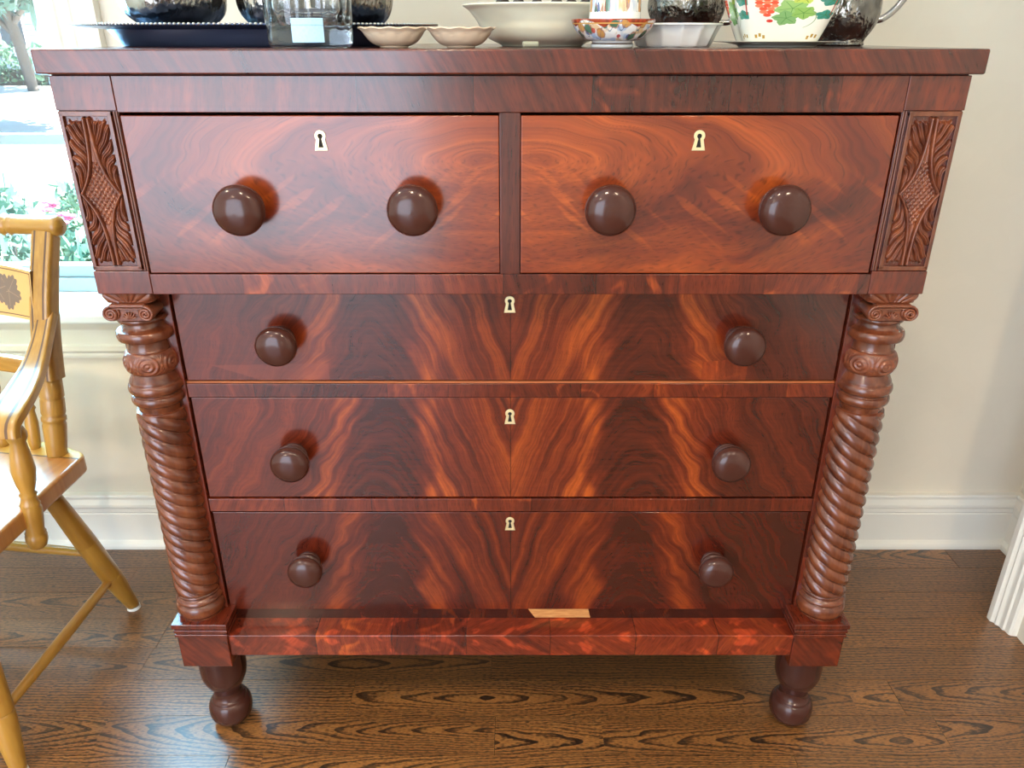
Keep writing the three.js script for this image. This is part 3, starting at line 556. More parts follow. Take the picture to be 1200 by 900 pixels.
  const echinus = merge([box(-0.0240, 0.0240, 0.8490, 0.8528, -0.036, 0.0412, 0.0012), box(-0.0240, 0.0240, 0.8450, 0.8478, -0.036, 0.0388, 0.0012), box(-0.022, 0.022, 0.828, 0.848, -0.034, 0.0345)]);
  const petals = merge(Array.from({ length: 7 }, (_, i) => { const a = (i - 3) * 0.42, g = new THREE.SphereGeometry(1, 10, 8); g.scale(0.0014, 0.0058, 0.0025); g.translate(0, 0.005, 0); g.rotateZ(-a); g.translate(0, 0.8310, 0.0365); return g; }));
  const abacus = surface((u, v) => {
    const ph = u * Math.PI * 2, c = Math.cos(ph), s = Math.sin(ph), n = 9, sq = 1 / Math.pow(Math.pow(Math.abs(c), n) + Math.pow(Math.abs(s), n), 1 / n);
    const y = mix(0.8530, 0.8678, v), flare = 0.0320 + 0.0052 * Math.pow(v, 0.7);
    const side = Math.abs(c) > Math.abs(s) ? Math.tan(Math.atan2(s, Math.abs(c))) : Math.tan(Math.atan2(c, Math.abs(s)));   // -1..1 along a side
    const fan = Math.atan2(side * 2.2, v + 0.55) * 8.5, leaf = Math.pow(Math.abs(Math.cos(fan)), 0.6);
    const r = sq * (flare - 0.0026 * (1 - leaf) * sm(0.02, 0.2, v));
    return [s * r, y, c * r];
  }, 260, 22, [1, 1], true);
  for (const s of [-1, 1]) {
    const col = part('column', chest); col.position.set(s * CX, 0, CZ);
    mesh('twisted_shaft', shaftGeo, W.turned, col);
    mesh('carved_band', bandGeo, W.carved, col);
    mesh('base_ring', lower, W.turned, col);
    mesh('neck_ring', upperRings, W.turned, col);
    mesh('necking', neck, W.turned, col);
    mesh('volute', volutes, W.carved, col);
    mesh('bolster', bolster, W.carved, col);
    mesh('echinus', merge([echinus, petals]), W.carved, col);
    mesh('abacus', abacus, W.carved, col);
  }
  // plinth blocks, caps, feet
  const blockTex = mahTex(0.09, 0.07, (x, y) => { const s = x + y * 0.9, n = fbm(x * 30, y * 30, 3); return wood(clamp(0.4 + 0.35 * fbm(s * 30 + n, (x - y) * 9, 3) + 0.15 * noise(s * 120, y * 20)), 1); });
  const footPro = smoothProfile([[0.030, 0.203], [0.036, 0.200], [0.0370, 0.190], [0.0362, 0.182], [0.0385, 0.177], [0.0402, 0.165], [0.0408, 0.146], [0.0410, 0.126], [0.0390, 0.110], [0.0340, 0.096], [0.0282, 0.084], [0.0246, 0.074], [0.0240, 0.067], [0.0262, 0.0605], [0.0302, 0.057], [0.0310, 0.0535], [0.0338, 0.051], [0.0376, 0.043], [0.0390, 0.031], [0.0375, 0.018], [0.0320, 0.008], [0.0255, 0.0012], [0.0230, 0.0]], 80).reverse();
  const foot = lathe([[0.0001, 0], ...footPro], 48);
  for (const s of [-1, 1]) {
    const a = s < 0 ? -0.5618 : 0.4775, b = s < 0 ? -0.4775 : 0.5618;
    mesh('plinth_block', uvm(box(a, b, 0.2013, 0.268, -0.10, 0.001, 0.002), 0.09, 0.07, a, 0.2), polish(blockTex), chest);
    const cap = [];
    [[0.2675, 0.2735, 0.0022], [0.2735, 0.2770, 0.0006], [0.2770, 0.2830, 0.0026], [0.2830, 0.2865, 0.0010], [0.2865, 0.2960, 0.0040]].forEach(([y0, y1, o]) => cap.push(uvm(box(a - o, b + o, y0, y1, -0.09, 0.001 + o, 0.0012), 0.4, 0.4, 0, 0)));
    mesh('plinth_cap', merge(cap), W.plain, chest);
    for (const z of [-0.078, -0.52]) { const f = mesh('foot', foot, W.dark, chest); f.position.set(s * 0.532, 0, z); }
  }
}

// ---------------------------------------------------------------- things on the chest
const silverBump = makeTex(512, 256, (u, v) => { const n = fbm(u * 26, v * 12, 4), p = Math.abs(noise(u * 40 + n, v * 20)); const k = 128 + 150 * n + 60 * (0.5 - p); return [k, k, k]; }, false);
const silverTone = makeTex(256, 128, (u, v) => { const n = fbm(u * 8, v * 6, 3); return mixc([176, 170, 160], [84, 82, 82], clamp(0.45 + 1.1 * n)); });
const silver = std({ map: silverTone, metalness: 1, roughness: 0.22, bumpMap: silverBump, bumpScale: 0.0032 });
const silverPlain = std({ color: new THREE.Color(0.36, 0.35, 0.35), metalness: 1, roughness: 0.2 });
const trayMetal = std({ color: new THREE.Color(0.07, 0.09, 0.16), metalness: 0.8, roughness: 0.32 });
const cream = phys({ color: new THREE.Color(0.90, 0.82, 0.60), roughness: 0.22, clearcoat: 0.4, clearcoatRoughness: 0.1 });
const creamDish = phys({ color: new THREE.Color(0.62, 0.47, 0.33), roughness: 0.25, clearcoat: 0.4, clearcoatRoughness: 0.1 });
const china = phys({ color: new THREE.Color(0.82, 0.80, 0.76), roughness: 0.18, clearcoat: 0.5, clearcoatRoughness: 0.08 });
const TY = TOP + 0.0003;
// oval or lobed vessel from a profile, scaled round the axis by k(phi) -> [x scale, z scale]
function vessel(profile, nphi, k) {
  return surface((u, v) => { const ph = u * Math.PI * 2, i = v * (profile.length - 1), a = Math.floor(i), b = Math.min(a + 1, profile.length - 1), f = i - a; const r = mix(profile[a][0], profile[b][0], f), y = mix(profile[a][1], profile[b][1], f); const [sx, sz, dy = 0] = k(ph, y, r); return [Math.sin(ph) * r * sx, y + dy, Math.cos(ph) * r * sz]; }, nphi, (profile.length - 1) * 2, [1, 1], true);
}
{
  // tray
  const t = thing('silver_tray', 'large oval dark silver tray with a beaded rim on the chest top', 'tray', [-0.360, TY, -0.190]);
  const S = 0.42;
  mesh('tray_body', vessel([[0.0001, 0.0], [0.185, 0.0], [0.187, 0.001], [0.192, 0.006], [0.205, 0.021], [0.212, 0.0225], [0.252, 0.026], [0.257, 0.0262], [0.257, 0.0282], [0.250, 0.0285], [0.212, 0.0245], [0.203, 0.0225], [0.188, 0.004], [0.0001, 0.003]], 120, () => [1, S]), trayMetal, t);
  const beads = []; for (let i = 0; i < 240; i++) { const a = i / 240 * Math.PI * 2; const g = new THREE.SphereGeometry(0.0024, 7, 5); g.scale(1, 0.7, 1); g.translate(Math.sin(a) * 0.256, 0.028, Math.cos(a) * 0.256 * S); beads.push(g); }
  mesh('beaded_rim', merge(beads), std({ color: new THREE.Color(0.72, 0.7, 0.66), metalness: 1, roughness: 0.28 }), t);
  // three chased silver vessels standing on the tray
  function pot(x, z, r, h, label, name, group) {
    const p = thing(name, label, 'pot', [x, TY + 0.0050, z]);
    const k = r / 0.06;
    mesh('body', vessel(smoothProfile([[0.0001, 0], [0.026 * k, 0.0], [0.030 * k, 0.003], [0.026 * k, 0.008], [0.024 * k, 0.012], [0.038 * k, 0.020], [0.055 * k, 0.036], [0.060 * k, 0.058], [0.056 * k, 0.080], [0.044 * k, 0.100], [0.034 * k, 0.112], [0.036 * k, 0.118], [0.039 * k, 0.122]].map(([a, b]) => [a, b * h]), 40), 72, (ph, y) => { const g = 1 + 0.012 * Math.sin(ph * 11 + y * 60) + 0.015 * Math.sin(ph * 5 - y * 90); return [g, g]; }), silver, p);
    const lid = mesh('lid', lathe(smoothProfile([[0.039 * k, 0.120 * h], [0.037 * k, 0.126 * h], [0.025 * k, 0.138 * h], [0.010 * k, 0.146 * h], [0.004 * k, 0.150 * h], [0.008 * k, 0.156 * h], [0.0001, 0.163 * h]], 30), 36), silver, p);
    mesh('handle', tube([[r * 0.80, 0.09 * h, 0], [r * 1.45, 0.10 * h, 0], [r * 1.55, 0.065 * h, 0], [r * 1.2, 0.035 * h, 0], [r * 0.92, 0.04 * h, 0]].map(([a, b]) => [0, b, -a]), 0.0045, 40, 10), silverPlain, p);
    for (let i = 0; i < 4; i++) { const a = i * Math.PI / 2 + 0.5, g = merge([0, 1, 2, 3].map((q) => { const s = new THREE.SphereGeometry(0.006, 8, 6); s.scale(1, 0.8, 0.6); s.translate(0, 0.0052 + q * 0.006, q * 0.0022); return s; })); g.rotateY(a); g.translate(Math.sin(a) * 0.022 * k, 0, Math.cos(a) * 0.022 * k); mesh('foot', g, silver, p); }
    return p;
  }
  pot(-0.468, -0.190, 0.071, 1.0, 'round chased silver pot at the left end of the tray', 'silver_pot');
  pot(-0.334, -0.205, 0.050, 1.0, 'chased silver pot on the tray seen behind the glass vase', 'silver_pot');
  pot(-0.219, -0.190, 0.055, 1.0, 'chased silver pot at the right end of the tray above the shell dishes', 'silver_pot');

  // glass vase
  const gv = thing('glass_vase', 'clear fluted glass vase with a thick base and a pale blue sticker', 'vase', [-0.2505, TY, -0.0520]);
  const R = 0.0520, H = 0.150;
  const out = []; out.push([0.0001, 0], [R - 0.006, 0], [R - 0.002, 0.0015], [R - 0.0003, 0.006], [R, 0.012]); for (let i = 1; i <= 12; i++) out.push([R + 0.004 * i / 12, 0.012 + (H - 0.012) * i / 12]);
  out.push([R + 0.0035, H + 0.002], [R + 0.001, H]); for (let i = 12; i >= 1; i--) out.push([R - 0.0058 + 0.0045 * i / 12, 0.030 + (H - 0.030) * i / 12]); out.push([R - 0.012, 0.0255], [0.022, 0.0245], [0.0001, 0.0245]);
  const glassMat = phys({ color: 0xffffff, transmission: 1, thickness: 0.01, roughness: 0.02, ior: 1.5, attenuationColor: new THREE.Color(0.86, 0.97, 0.98), attenuationDistance: 0.25 });
  mesh('glass_body', vessel(out, 144, (ph, y, r) => { const k = 1 + (y > 0.024 && r > 0.03 ? 0.012 * Math.cos(ph * 18) : 0); return [k, k]; }), glassMat, gv);
  const st = surface((u, v) => { const a = mix(-0.18, 0.54, u); return [Math.sin(a) * (R + 0.0013), mix(0.0065, 0.033, v), Math.cos(a) * (R + 0.0013)]; }, 14, 1, [1, 1]);
  const stk = mesh('price_sticker', st, std({ map: makeTex(128, 96, (u, v) => { const n = noise(u * 14, v * 9) * 7; const line = v > 0.68 && v < 0.74 ? -22 : 0; return [168 + n + line, 208 + n + line, 236 + n + line]; }), roughness: 0.6, side: THREE.DoubleSide }), gv);
  stk.userData.label = 'pale blue sticker';

  // two scalloped dishes
  function dish(x, z, label) {
    const d = thing('scalloped_dish', label, 'dish', [x, TY, z], 0);
    const sc = (ph, y) => { const e = clamp(y / 0.02), k = 1 + e * 0.035 * Math.abs(Math.cos(ph * 6)) - 0.015 * e; return [k, k * 0.86, e > 0.85 ? 0.0007 * Math.cos(ph * 12) : 0]; };
    mesh('bowl', vessel(smoothProfile([[0.0001, 0.0018], [0.014, 0.0016], [0.021, 0.0024], [0.0285, 0.0062], [0.0345, 0.0125], [0.0385, 0.0185], [0.0420, 0.0212], [0.0432, 0.0222], [0.0428, 0.0236], [0.0385, 0.0222], [0.0325, 0.0150], [0.0265, 0.0085], [0.019, 0.0046], [0.0001, 0.0040]], 44), 120, sc), creamDish, d);
    mesh('foot_ring', lathe([[0.014, 0], [0.0175, 0], [0.0185, 0.0025], [0.013, 0.0025], [0.014, 0]], 32), creamDish, d);
  }
  dish(-0.1460, -0.050, 'cream scalloped dish beside the glass vase, left of the matching dish');
  dish(-0.0620, -0.050, 'cream scalloped dish touching the big cream bowl, right of its match');

  // big cream bowl with dark pods in it
  const bowl = thing('serving_bowl', 'big plain cream bowl with a wide flared rim in the middle of the chest top', 'bowl', [0.045, TY, -0.200]);
  mesh('bowl_body', lathe(smoothProfile([[0.0001, 0.0035], [0.050, 0.0035], [0.054, 0.0], [0.057, 0.0002], [0.0605, 0.0028], [0.0765, 0.0105], [0.0865, 0.0215], [0.0930, 0.0330], [0.1045, 0.0465], [0.1125, 0.0520], [0.1120, 0.0535], [0.104, 0.0500], [0.0905, 0.0360], [0.0835, 0.0245], [0.072, 0.0145], [0.052, 0.0085], [0.0001, 0.0075]], 90), 90), cream, bowl);
  const podMat = std({ map: makeTex(128, 128, (u, v) => mixc([92, 80, 70], [34, 28, 25], clamp(0.5 + fbm(u * 9, v * 9, 3) * 1.3))), roughness: 0.45, metalness: 0.3 });
  const podWords = ['leftmost', 'second from the left', 'third from the left', 'third from the right', 'second from the right', 'rightmost'];
  [[-0.056, 0.006], [-0.034, 0.034], [-0.008, 0.012], [0.018, 0.036], [0.040, 0.008], [0.062, 0.020]].forEach(([x, z], i) => {
    const p = thing('dried_pod', 'dark dried pod showing over the rim of the big cream bowl, ' + podWords[i], 'pod', [0.045 + x, TY + 0.0095 + (Math.hypot(x, z) > 0.05 ? 0.016 : 0.012), -0.200 + z], i * 1.1, 'dried pods in the cream bowl');
    mesh('husk', vessel(smoothProfile([[0.0001, 0], [0.009, 0.004], [0.0135, 0.014], [0.0125, 0.026], [0.007, 0.036], [0.003, 0.041], [0.0001, 0.043]], 24), 36, (ph) => { const k = 1 + 0.06 * Math.cos(ph * 6); return [k, k]; }), podMat, p);
    mesh('stalk', tube([[0, 0.041, 0], [0.002, 0.047, 0.001], [0.005, 0.051, 0.001]], 0.0015, 8, 6), podMat, p);
  });
  const roll = thing('paper_roll', 'tiny grey-green paper roll lying in front of the big cream bowl', 'paper', [0.026, TY + 0.0036, -0.075], 0.15);
  mesh('rolled_sheet', lathe([[0.0012, -0.010], [0.0034, -0.010], [0.0036, -0.0095], [0.0036, 0.0095], [0.0034, 0.010], [0.0012, 0.010]], 20).rotateZ(Math.PI / 2), std({ color: new THREE.Color(0.36, 0.36, 0.26), roughness: 0.8 }), roll);
  mesh('core', lathe([[0.0001, -0.0103], [0.0013, -0.0103], [0.0013, 0.0103], [0.0001, 0.0103]], 12).rotateZ(Math.PI / 2), std({ color: new THREE.Color(0.7, 0.65, 0.5), roughness: 0.8 }), roll);

  // painted bowl on a foot and the cup in it
  const spot = (u, v, cx, cy, rx, ry) => { let du = Math.abs(u - cx); du = Math.min(du, 1 - du); return Math.hypot(du / rx, (v - cy) / ry); };
  const imari = (sd, rim) => makeTex(768, 192, (u, v) => {
    const n = fbm(u * 40 + sd, v * 10, 3); let c = [228 + n * 14, 224 + n * 12, 218 + n * 10]; const wash = fbm(u * 14 + sd * 3, v * 3 + sd, 3); if (wash > 0.08) c = mixc(c, [150, 172, 204], clamp((wash - 0.08) * 5) * 0.75); else if (wash < -0.12) c = mixc(c, [206, 160, 104], clamp((-0.12 - wash) * 5) * 0.7);
    for (let i = 0; i < 22; i++) {
      const cx = (i + 0.5) / 22 + 0.012 * Math.sin(i * 5.1 + sd), cy = 0.5 + 0.22 * Math.sin(i * 2.7 + sd), e = spot(u, v, cx, cy, 0.022, 0.16) + 0.35 * n, f = spot(u, v, cx + 0.024, 1 - cy, 0.014, 0.10) + 0.4 * n;
      const pal = [[186, 52, 34], [58, 74, 120], [196, 134, 62], [86, 112, 148], [168, 40, 40], [54, 92, 66]];
      if (e < 0.75) c = mixc(c, pal[(i * 3 + Math.floor(sd)) % 6], 0.85); else if (e < 0.95) c = mixc(c, [120, 50, 30], 0.5);
      if (f < 0.7) c = mixc(c, pal[(i * 5 + 1) % 6], 0.75);
      const br = Math.abs(v - cy - 0.22 * Math.sin((u - cx) * 90)); if (br < 0.018 && spot(u, v, cx, cy, 0.03, 0.5) < 1) c = mixc(c, [70, 90, 110], 0.6);
    }
    if (v > rim + 0.10 * Math.sin(u * 44 + 1) + 0.06 * noise(u * 30, 2)) c = mixc([126, 52, 30], [176, 70, 40], clamp(0.5 + 1.4 * noise(u * 60, 3))); if (v > rim - 0.04 && v <= rim) c = [200, 150, 80];
    return c;
  });
  const ib = thing('painted_bowl', 'small flared bowl painted in red, blue and gold on a low foot', 'bowl', [0.1290, TY, -0.060]);
  mesh('bowl_body', vessel(smoothProfile([[0.026, 0.0078], [0.036, 0.010], [0.044, 0.0165], [0.0495, 0.0245], [0.0525, 0.0315], [0.0525, 0.0325]], 20), 90, () => [1, 1]), phys({ map: imari(2, 0.70), roughness: 0.2, clearcoat: 0.5, clearcoatRoughness: 0.08, side: THREE.DoubleSide }), ib);
  mesh('bowl_inside', lathe(smoothProfile([[0.0525, 0.0325], [0.0505, 0.0320], [0.0475, 0.0250], [0.042, 0.0175], [0.030, 0.0125], [0.0001, 0.0118]], 20), 72), china, ib);
  mesh('foot_ring', lathe(smoothProfile([[0.0265, 0.0082], [0.0255, 0.0065], [0.0245, 0.0050], [0.0262, 0.0042], [0.0262, 0.0008], [0.0250, 0.0], [0.0001, 0.0]], 20), 48), china, ib);
  mesh('foot_band', new THREE.TorusGeometry(0.0256, 0.0009, 8, 60).rotateX(Math.PI / 2).translate(0, 0.0046, 0), std({ color: new THREE.Color(0.12, 0.06, 0.03), metalness: 0.4, roughness: 0.3 }), ib);
  const ic = thing('painted_cup', 'straight-sided cup painted with blue and orange scenes standing in the painted bowl', 'cup', [0.1312, TY + 0.0136, -0.062]);
  mesh('cup_body', vessel(smoothProfile([[0.0295, 0.0], [0.0315, 0.003], [0.0318, 0.02], [0.0322, 0.06], [0.0335, 0.075]], 24), 72, () => [1, 1]), phys({ map: imari(5, 0.93), roughness: 0.2, clearcoat: 0.5, clearcoatRoughness: 0.08, side: THREE.DoubleSide }), ic);
  mesh('cup_inside', lathe(smoothProfile([[0.0335, 0.075], [0.0318, 0.0745], [0.0300, 0.05], [0.0295, 0.006], [0.0001, 0.0035]], 20), 48), china, ic);
  mesh('handle', tube([[0, 0.062, -0.0320], [0, 0.060, -0.050], [0, 0.036, -0.054], [0, 0.020, -0.044], [0, 0.016, -0.0315]], 0.003, 30, 8), china, ic);

  // fluted white dish with the silver sugar bowl behind
  const ra = thing('fluted_dish', 'plain white fluted baking dish between the painted bowl and the grape-painted pot', 'dish', [0.2230, TY, -0.150]);
  mesh('dish_body', vessel([[0.0001, 0.001], [0.046, 0.001], [0.048, 0.0], [0.051, 0.001], [0.0535, 0.006], [0.0580, 0.016], [0.0630, 0.0262], [0.0650, 0.0268], [0.0650, 0.0290], [0.0620, 0.0290], [0.0595, 0.024], [0.0520, 0.007], [0.048, 0.005], [0.0001, 0.0045]], 160, (ph, y, r) => { const k = 1 - 0.055 * Math.pow(Math.abs(Math.sin(ph * 7)), 0.8) * (r > 0.049 && y < 0.0265 ? 1 : 0); return [k, k]; }), china, ra);
  const sb = thing('silver_sugar_bowl', 'chased two-handled silver bowl standing behind the white fluted dish', 'bowl', [0.268, TY, -0.300]);
  mesh('body', vessel(smoothProfile([[0.0001, 0], [0.036, 0.0], [0.038, 0.004], [0.032, 0.010], [0.034, 0.016], [0.046, 0.026], [0.056, 0.045], [0.057, 0.062], [0.050, 0.082], [0.047, 0.092], [0.050, 0.098]], 36), 72, (ph, y) => { const g = 1 + 0.02 * Math.sin(ph * 9 + y * 70); return [g, g]; }), silver, sb);
  mesh('lid', lathe(smoothProfile([[0.050, 0.097], [0.046, 0.105], [0.028, 0.117], [0.006, 0.122], [0.009, 0.131], [0.0001, 0.137]], 24), 40), silver, sb);
  for (const s of [-1, 1]) mesh('handle', tube([[s * 0.052, 0.070, 0], [s * 0.070, 0.076, 0], [s * 0.080, 0.058, 0], [s * 0.070, 0.034, 0], [s * 0.050, 0.032, 0]], 0.0042, 36, 10), silverPlain, sb);

  // plate and grape-painted pot
  const pl = thing('oval_plate', 'small grey oval plate under the grape-painted white pot', 'plate', [0.3520, TY, -0.105]);
  mesh('plate_body', vessel([[0.0001, 0.0], [0.048, 0.0], [0.050, 0.0004], [0.052, 0.0025], [0.066, 0.0052], [0.083, 0.0066], [0.0835, 0.0074], [0.066, 0.0066], [0.050, 0.0046], [0.0001, 0.0044]], 80, () => [1, 0.68]), phys({ color: new THREE.Color(0.50, 0.48, 0.40), roughness: 0.25, clearcoat: 0.4, clearcoatRoughness: 0.1 }), pl);
  const grapeTex = (() => {
    const c = document.createElement('canvas'); c.width = 1024; c.height = 512; const g = c.getContext('2d');
    g.fillStyle = '#e9e4d4'; g.fillRect(0, 0, 1024, 512);
    const leaf = (x, y, r, col, rot) => { g.save(); g.translate(x, y); g.rotate(rot); g.fillStyle = col; g.beginPath(); for (let i = 0; i <= 60; i++) { const a = i / 60 * Math.PI * 2, k = r * (0.82 + 0.12 * Math.cos(a * 5) + 0.03 * Math.cos(a * 15)); g.lineTo(Math.cos(a) * k, Math.sin(a) * k); } g.fill(); g.strokeStyle = 'rgba(60,110,50,0.7)'; g.lineWidth = 2; for (let i = 0; i < 5; i++) { g.beginPath(); g.moveTo(0, 0); g.lineTo(Math.cos(i * 1.257) * r * 0.75, Math.sin(i * 1.257) * r * 0.75); g.stroke(); } g.restore(); };
    const bunch = (x, y, col, col2) => { for (let r = 0; r < 6; r++) for (let k = 0; k < 3 - Math.floor(r / 2.4); k++) { const px = x + (k - (2 - Math.floor(r / 2.4)) / 2) * 20, py = y + r * 19; g.fillStyle = (r + k) % 2 ? col : col2; g.beginPath(); g.arc(px, py, 11, 0, 7); g.fill(); } g.beginPath(); g.arc(x + 8, y + 132, 10, 0, 7); g.fillStyle = '#c02a22'; g.fill(); };
    for (let f = 0; f < 4; f++) {
      const o = f * 256;
      g.strokeStyle = '#a0522c'; g.lineWidth = 7; g.beginPath(); g.moveTo(o + 30, 150); g.bezierCurveTo(o + 80, 215, o + 150, 215, o + 178, 150); g.stroke(); g.beginPath(); g.moveTo(o + 150, 180); g.bezierCurveTo(o + 190, 150, o + 215, 140, o + 238, 160); g.stroke();
      leaf(o + 128, 290, 64, '#8fb66a', 0.4); leaf(o + 112, 350, 52, '#7aa566', 2); leaf(o + 158, 225, 42, '#b9c95c', 1.1); leaf(o + 168, 318, 44, '#86ad58', 0.2); leaf(o + 238, 240, 40, '#3f8a78', 2); leaf(o + 234, 330, 34, '#3f8a78', 0.9); leaf(o + 182, 150, 34, '#6d9a58', 2);
      bunch(o + 50, 236, '#e0553a', '#ef7a58');
      g.strokeStyle = '#7d9a6a'; g.lineWidth = 2.5; g.beginPath(); g.moveTo(o + 190, 300); g.bezierCurveTo(o + 215, 330, o + 220, 380, o + 180, 410); g.stroke();
      g.fillStyle = '#b08a3c'; for (const q of [12, 24, 36, 205, 218, 232]) g.fillRect(o + q, 462 - (q % 5) * 4, 8, 22);
      g.strokeStyle = '#b03a2a'; g.lineWidth = 4; g.beginPath(); g.moveTo(o + 252, 40); g.lineTo(o + 250, 330); g.stroke();
    }
    const t = new THREE.CanvasTexture(c); t.colorSpace = THREE.SRGBColorSpace; t.wrapS = THREE.RepeatWrapping; return t;
  })();
  const cp = thing('painted_pot', 'square white pot painted with red grapes and green leaves', 'pot', [0.3500, TY + 0.0048, -0.105]);
  const sqr = (ph) => { const n = 5, c = Math.abs(Math.cos(ph)), s = Math.abs(Math.sin(ph)); const q = 1 / Math.pow(Math.pow(c, n) + Math.pow(s, n), 1 / n); return q * (1 - 0.03 * Math.pow(Math.abs(Math.cos(ph * 2)), 6)); };
  const potMat = phys({ map: grapeTex, roughness: 0.18, clearcoat: 0.5, clearcoatRoughness: 0.08, side: THREE.DoubleSide });
  mesh('pot_body', surface((u, v) => { const ph = (u - 0.125) * Math.PI * 2, h = v * 0.092, r = mix(0.0455, 0.0800, Math.pow(v, 0.9)), k = sqr(ph); return [Math.sin(ph) * r * k, h + (v > 0.95 ? 0.002 * Math.cos(ph * 8) : 0), Math.cos(ph) * r * k * 0.86]; }, 120, 24, [1, 1], true), potMat, cp);
  mesh('pot_inside', surface((u, v) => { const ph = -(u - 0.125) * Math.PI * 2, h = 0.004 + v * 0.088, r = mix(0.042, 0.0775, Math.pow(v, 0.9)), k = sqr(ph); return [Math.sin(ph) * r * k, h, Math.cos(ph) * r * k * 0.86]; }, 96, 12, [1, 1], true), china, cp);
  mesh('pot_bottom', surface((u, v) => { const ph = (u - 0.125) * Math.PI * 2, r = 0.0455 * v, k = sqr(ph); return [Math.sin(ph) * r * k, 0.0005, Math.cos(ph) * r * k * 0.86]; }, 96, 2), china, cp);

  // silver pitcher at the right
  const pi = thing('silver_pitcher', 'dark chased silver pitcher with a loop handle at the right end of the chest top', 'pitcher', [0.4860, TY, -0.240]);
  mesh('body', vessel(smoothProfile([[0.0001, 0], [0.031, 0.0], [0.034, 0.002], [0.033, 0.006], [0.036, 0.012], [0.047, 0.030], [0.0505, 0.050], [0.047, 0.075], [0.037, 0.100], [0.033, 0.118], [0.038, 0.135]], 40), 72, (ph, y) => { const g = 1 + 0.010 * Math.sin(ph * 7 + y * 50) + 0.010 * Math.sin(ph * 13 - y * 40); return [g, g]; }), silver, pi);
  mesh('spout', tube([[-0.028, 0.030, 0.030], [-0.042, 0.055, 0.046], [-0.045, 0.088, 0.050], [-0.060, 0.118, 0.066]], 0.0085, 30, 12), silver, pi);
  mesh('handle', tube([[0.043, 0.034, 0], [0.058, 0.037, 0.002], [0.078, 0.055, 0.002], [0.092, 0.085, 0.002], [0.082, 0.118, 0.002], [0.052, 0.124, 0], [0.034, 0.116, 0]], 0.0050, 60, 12), silverPlain, pi);
  mesh('lid', lathe(smoothProfile([[0.038, 0.135], [0.034, 0.142], [0.015, 0.152], [0.005, 0.156], [0.009, 0.165], [0.0001, 0.171]], 24), 36), silver, pi);
}

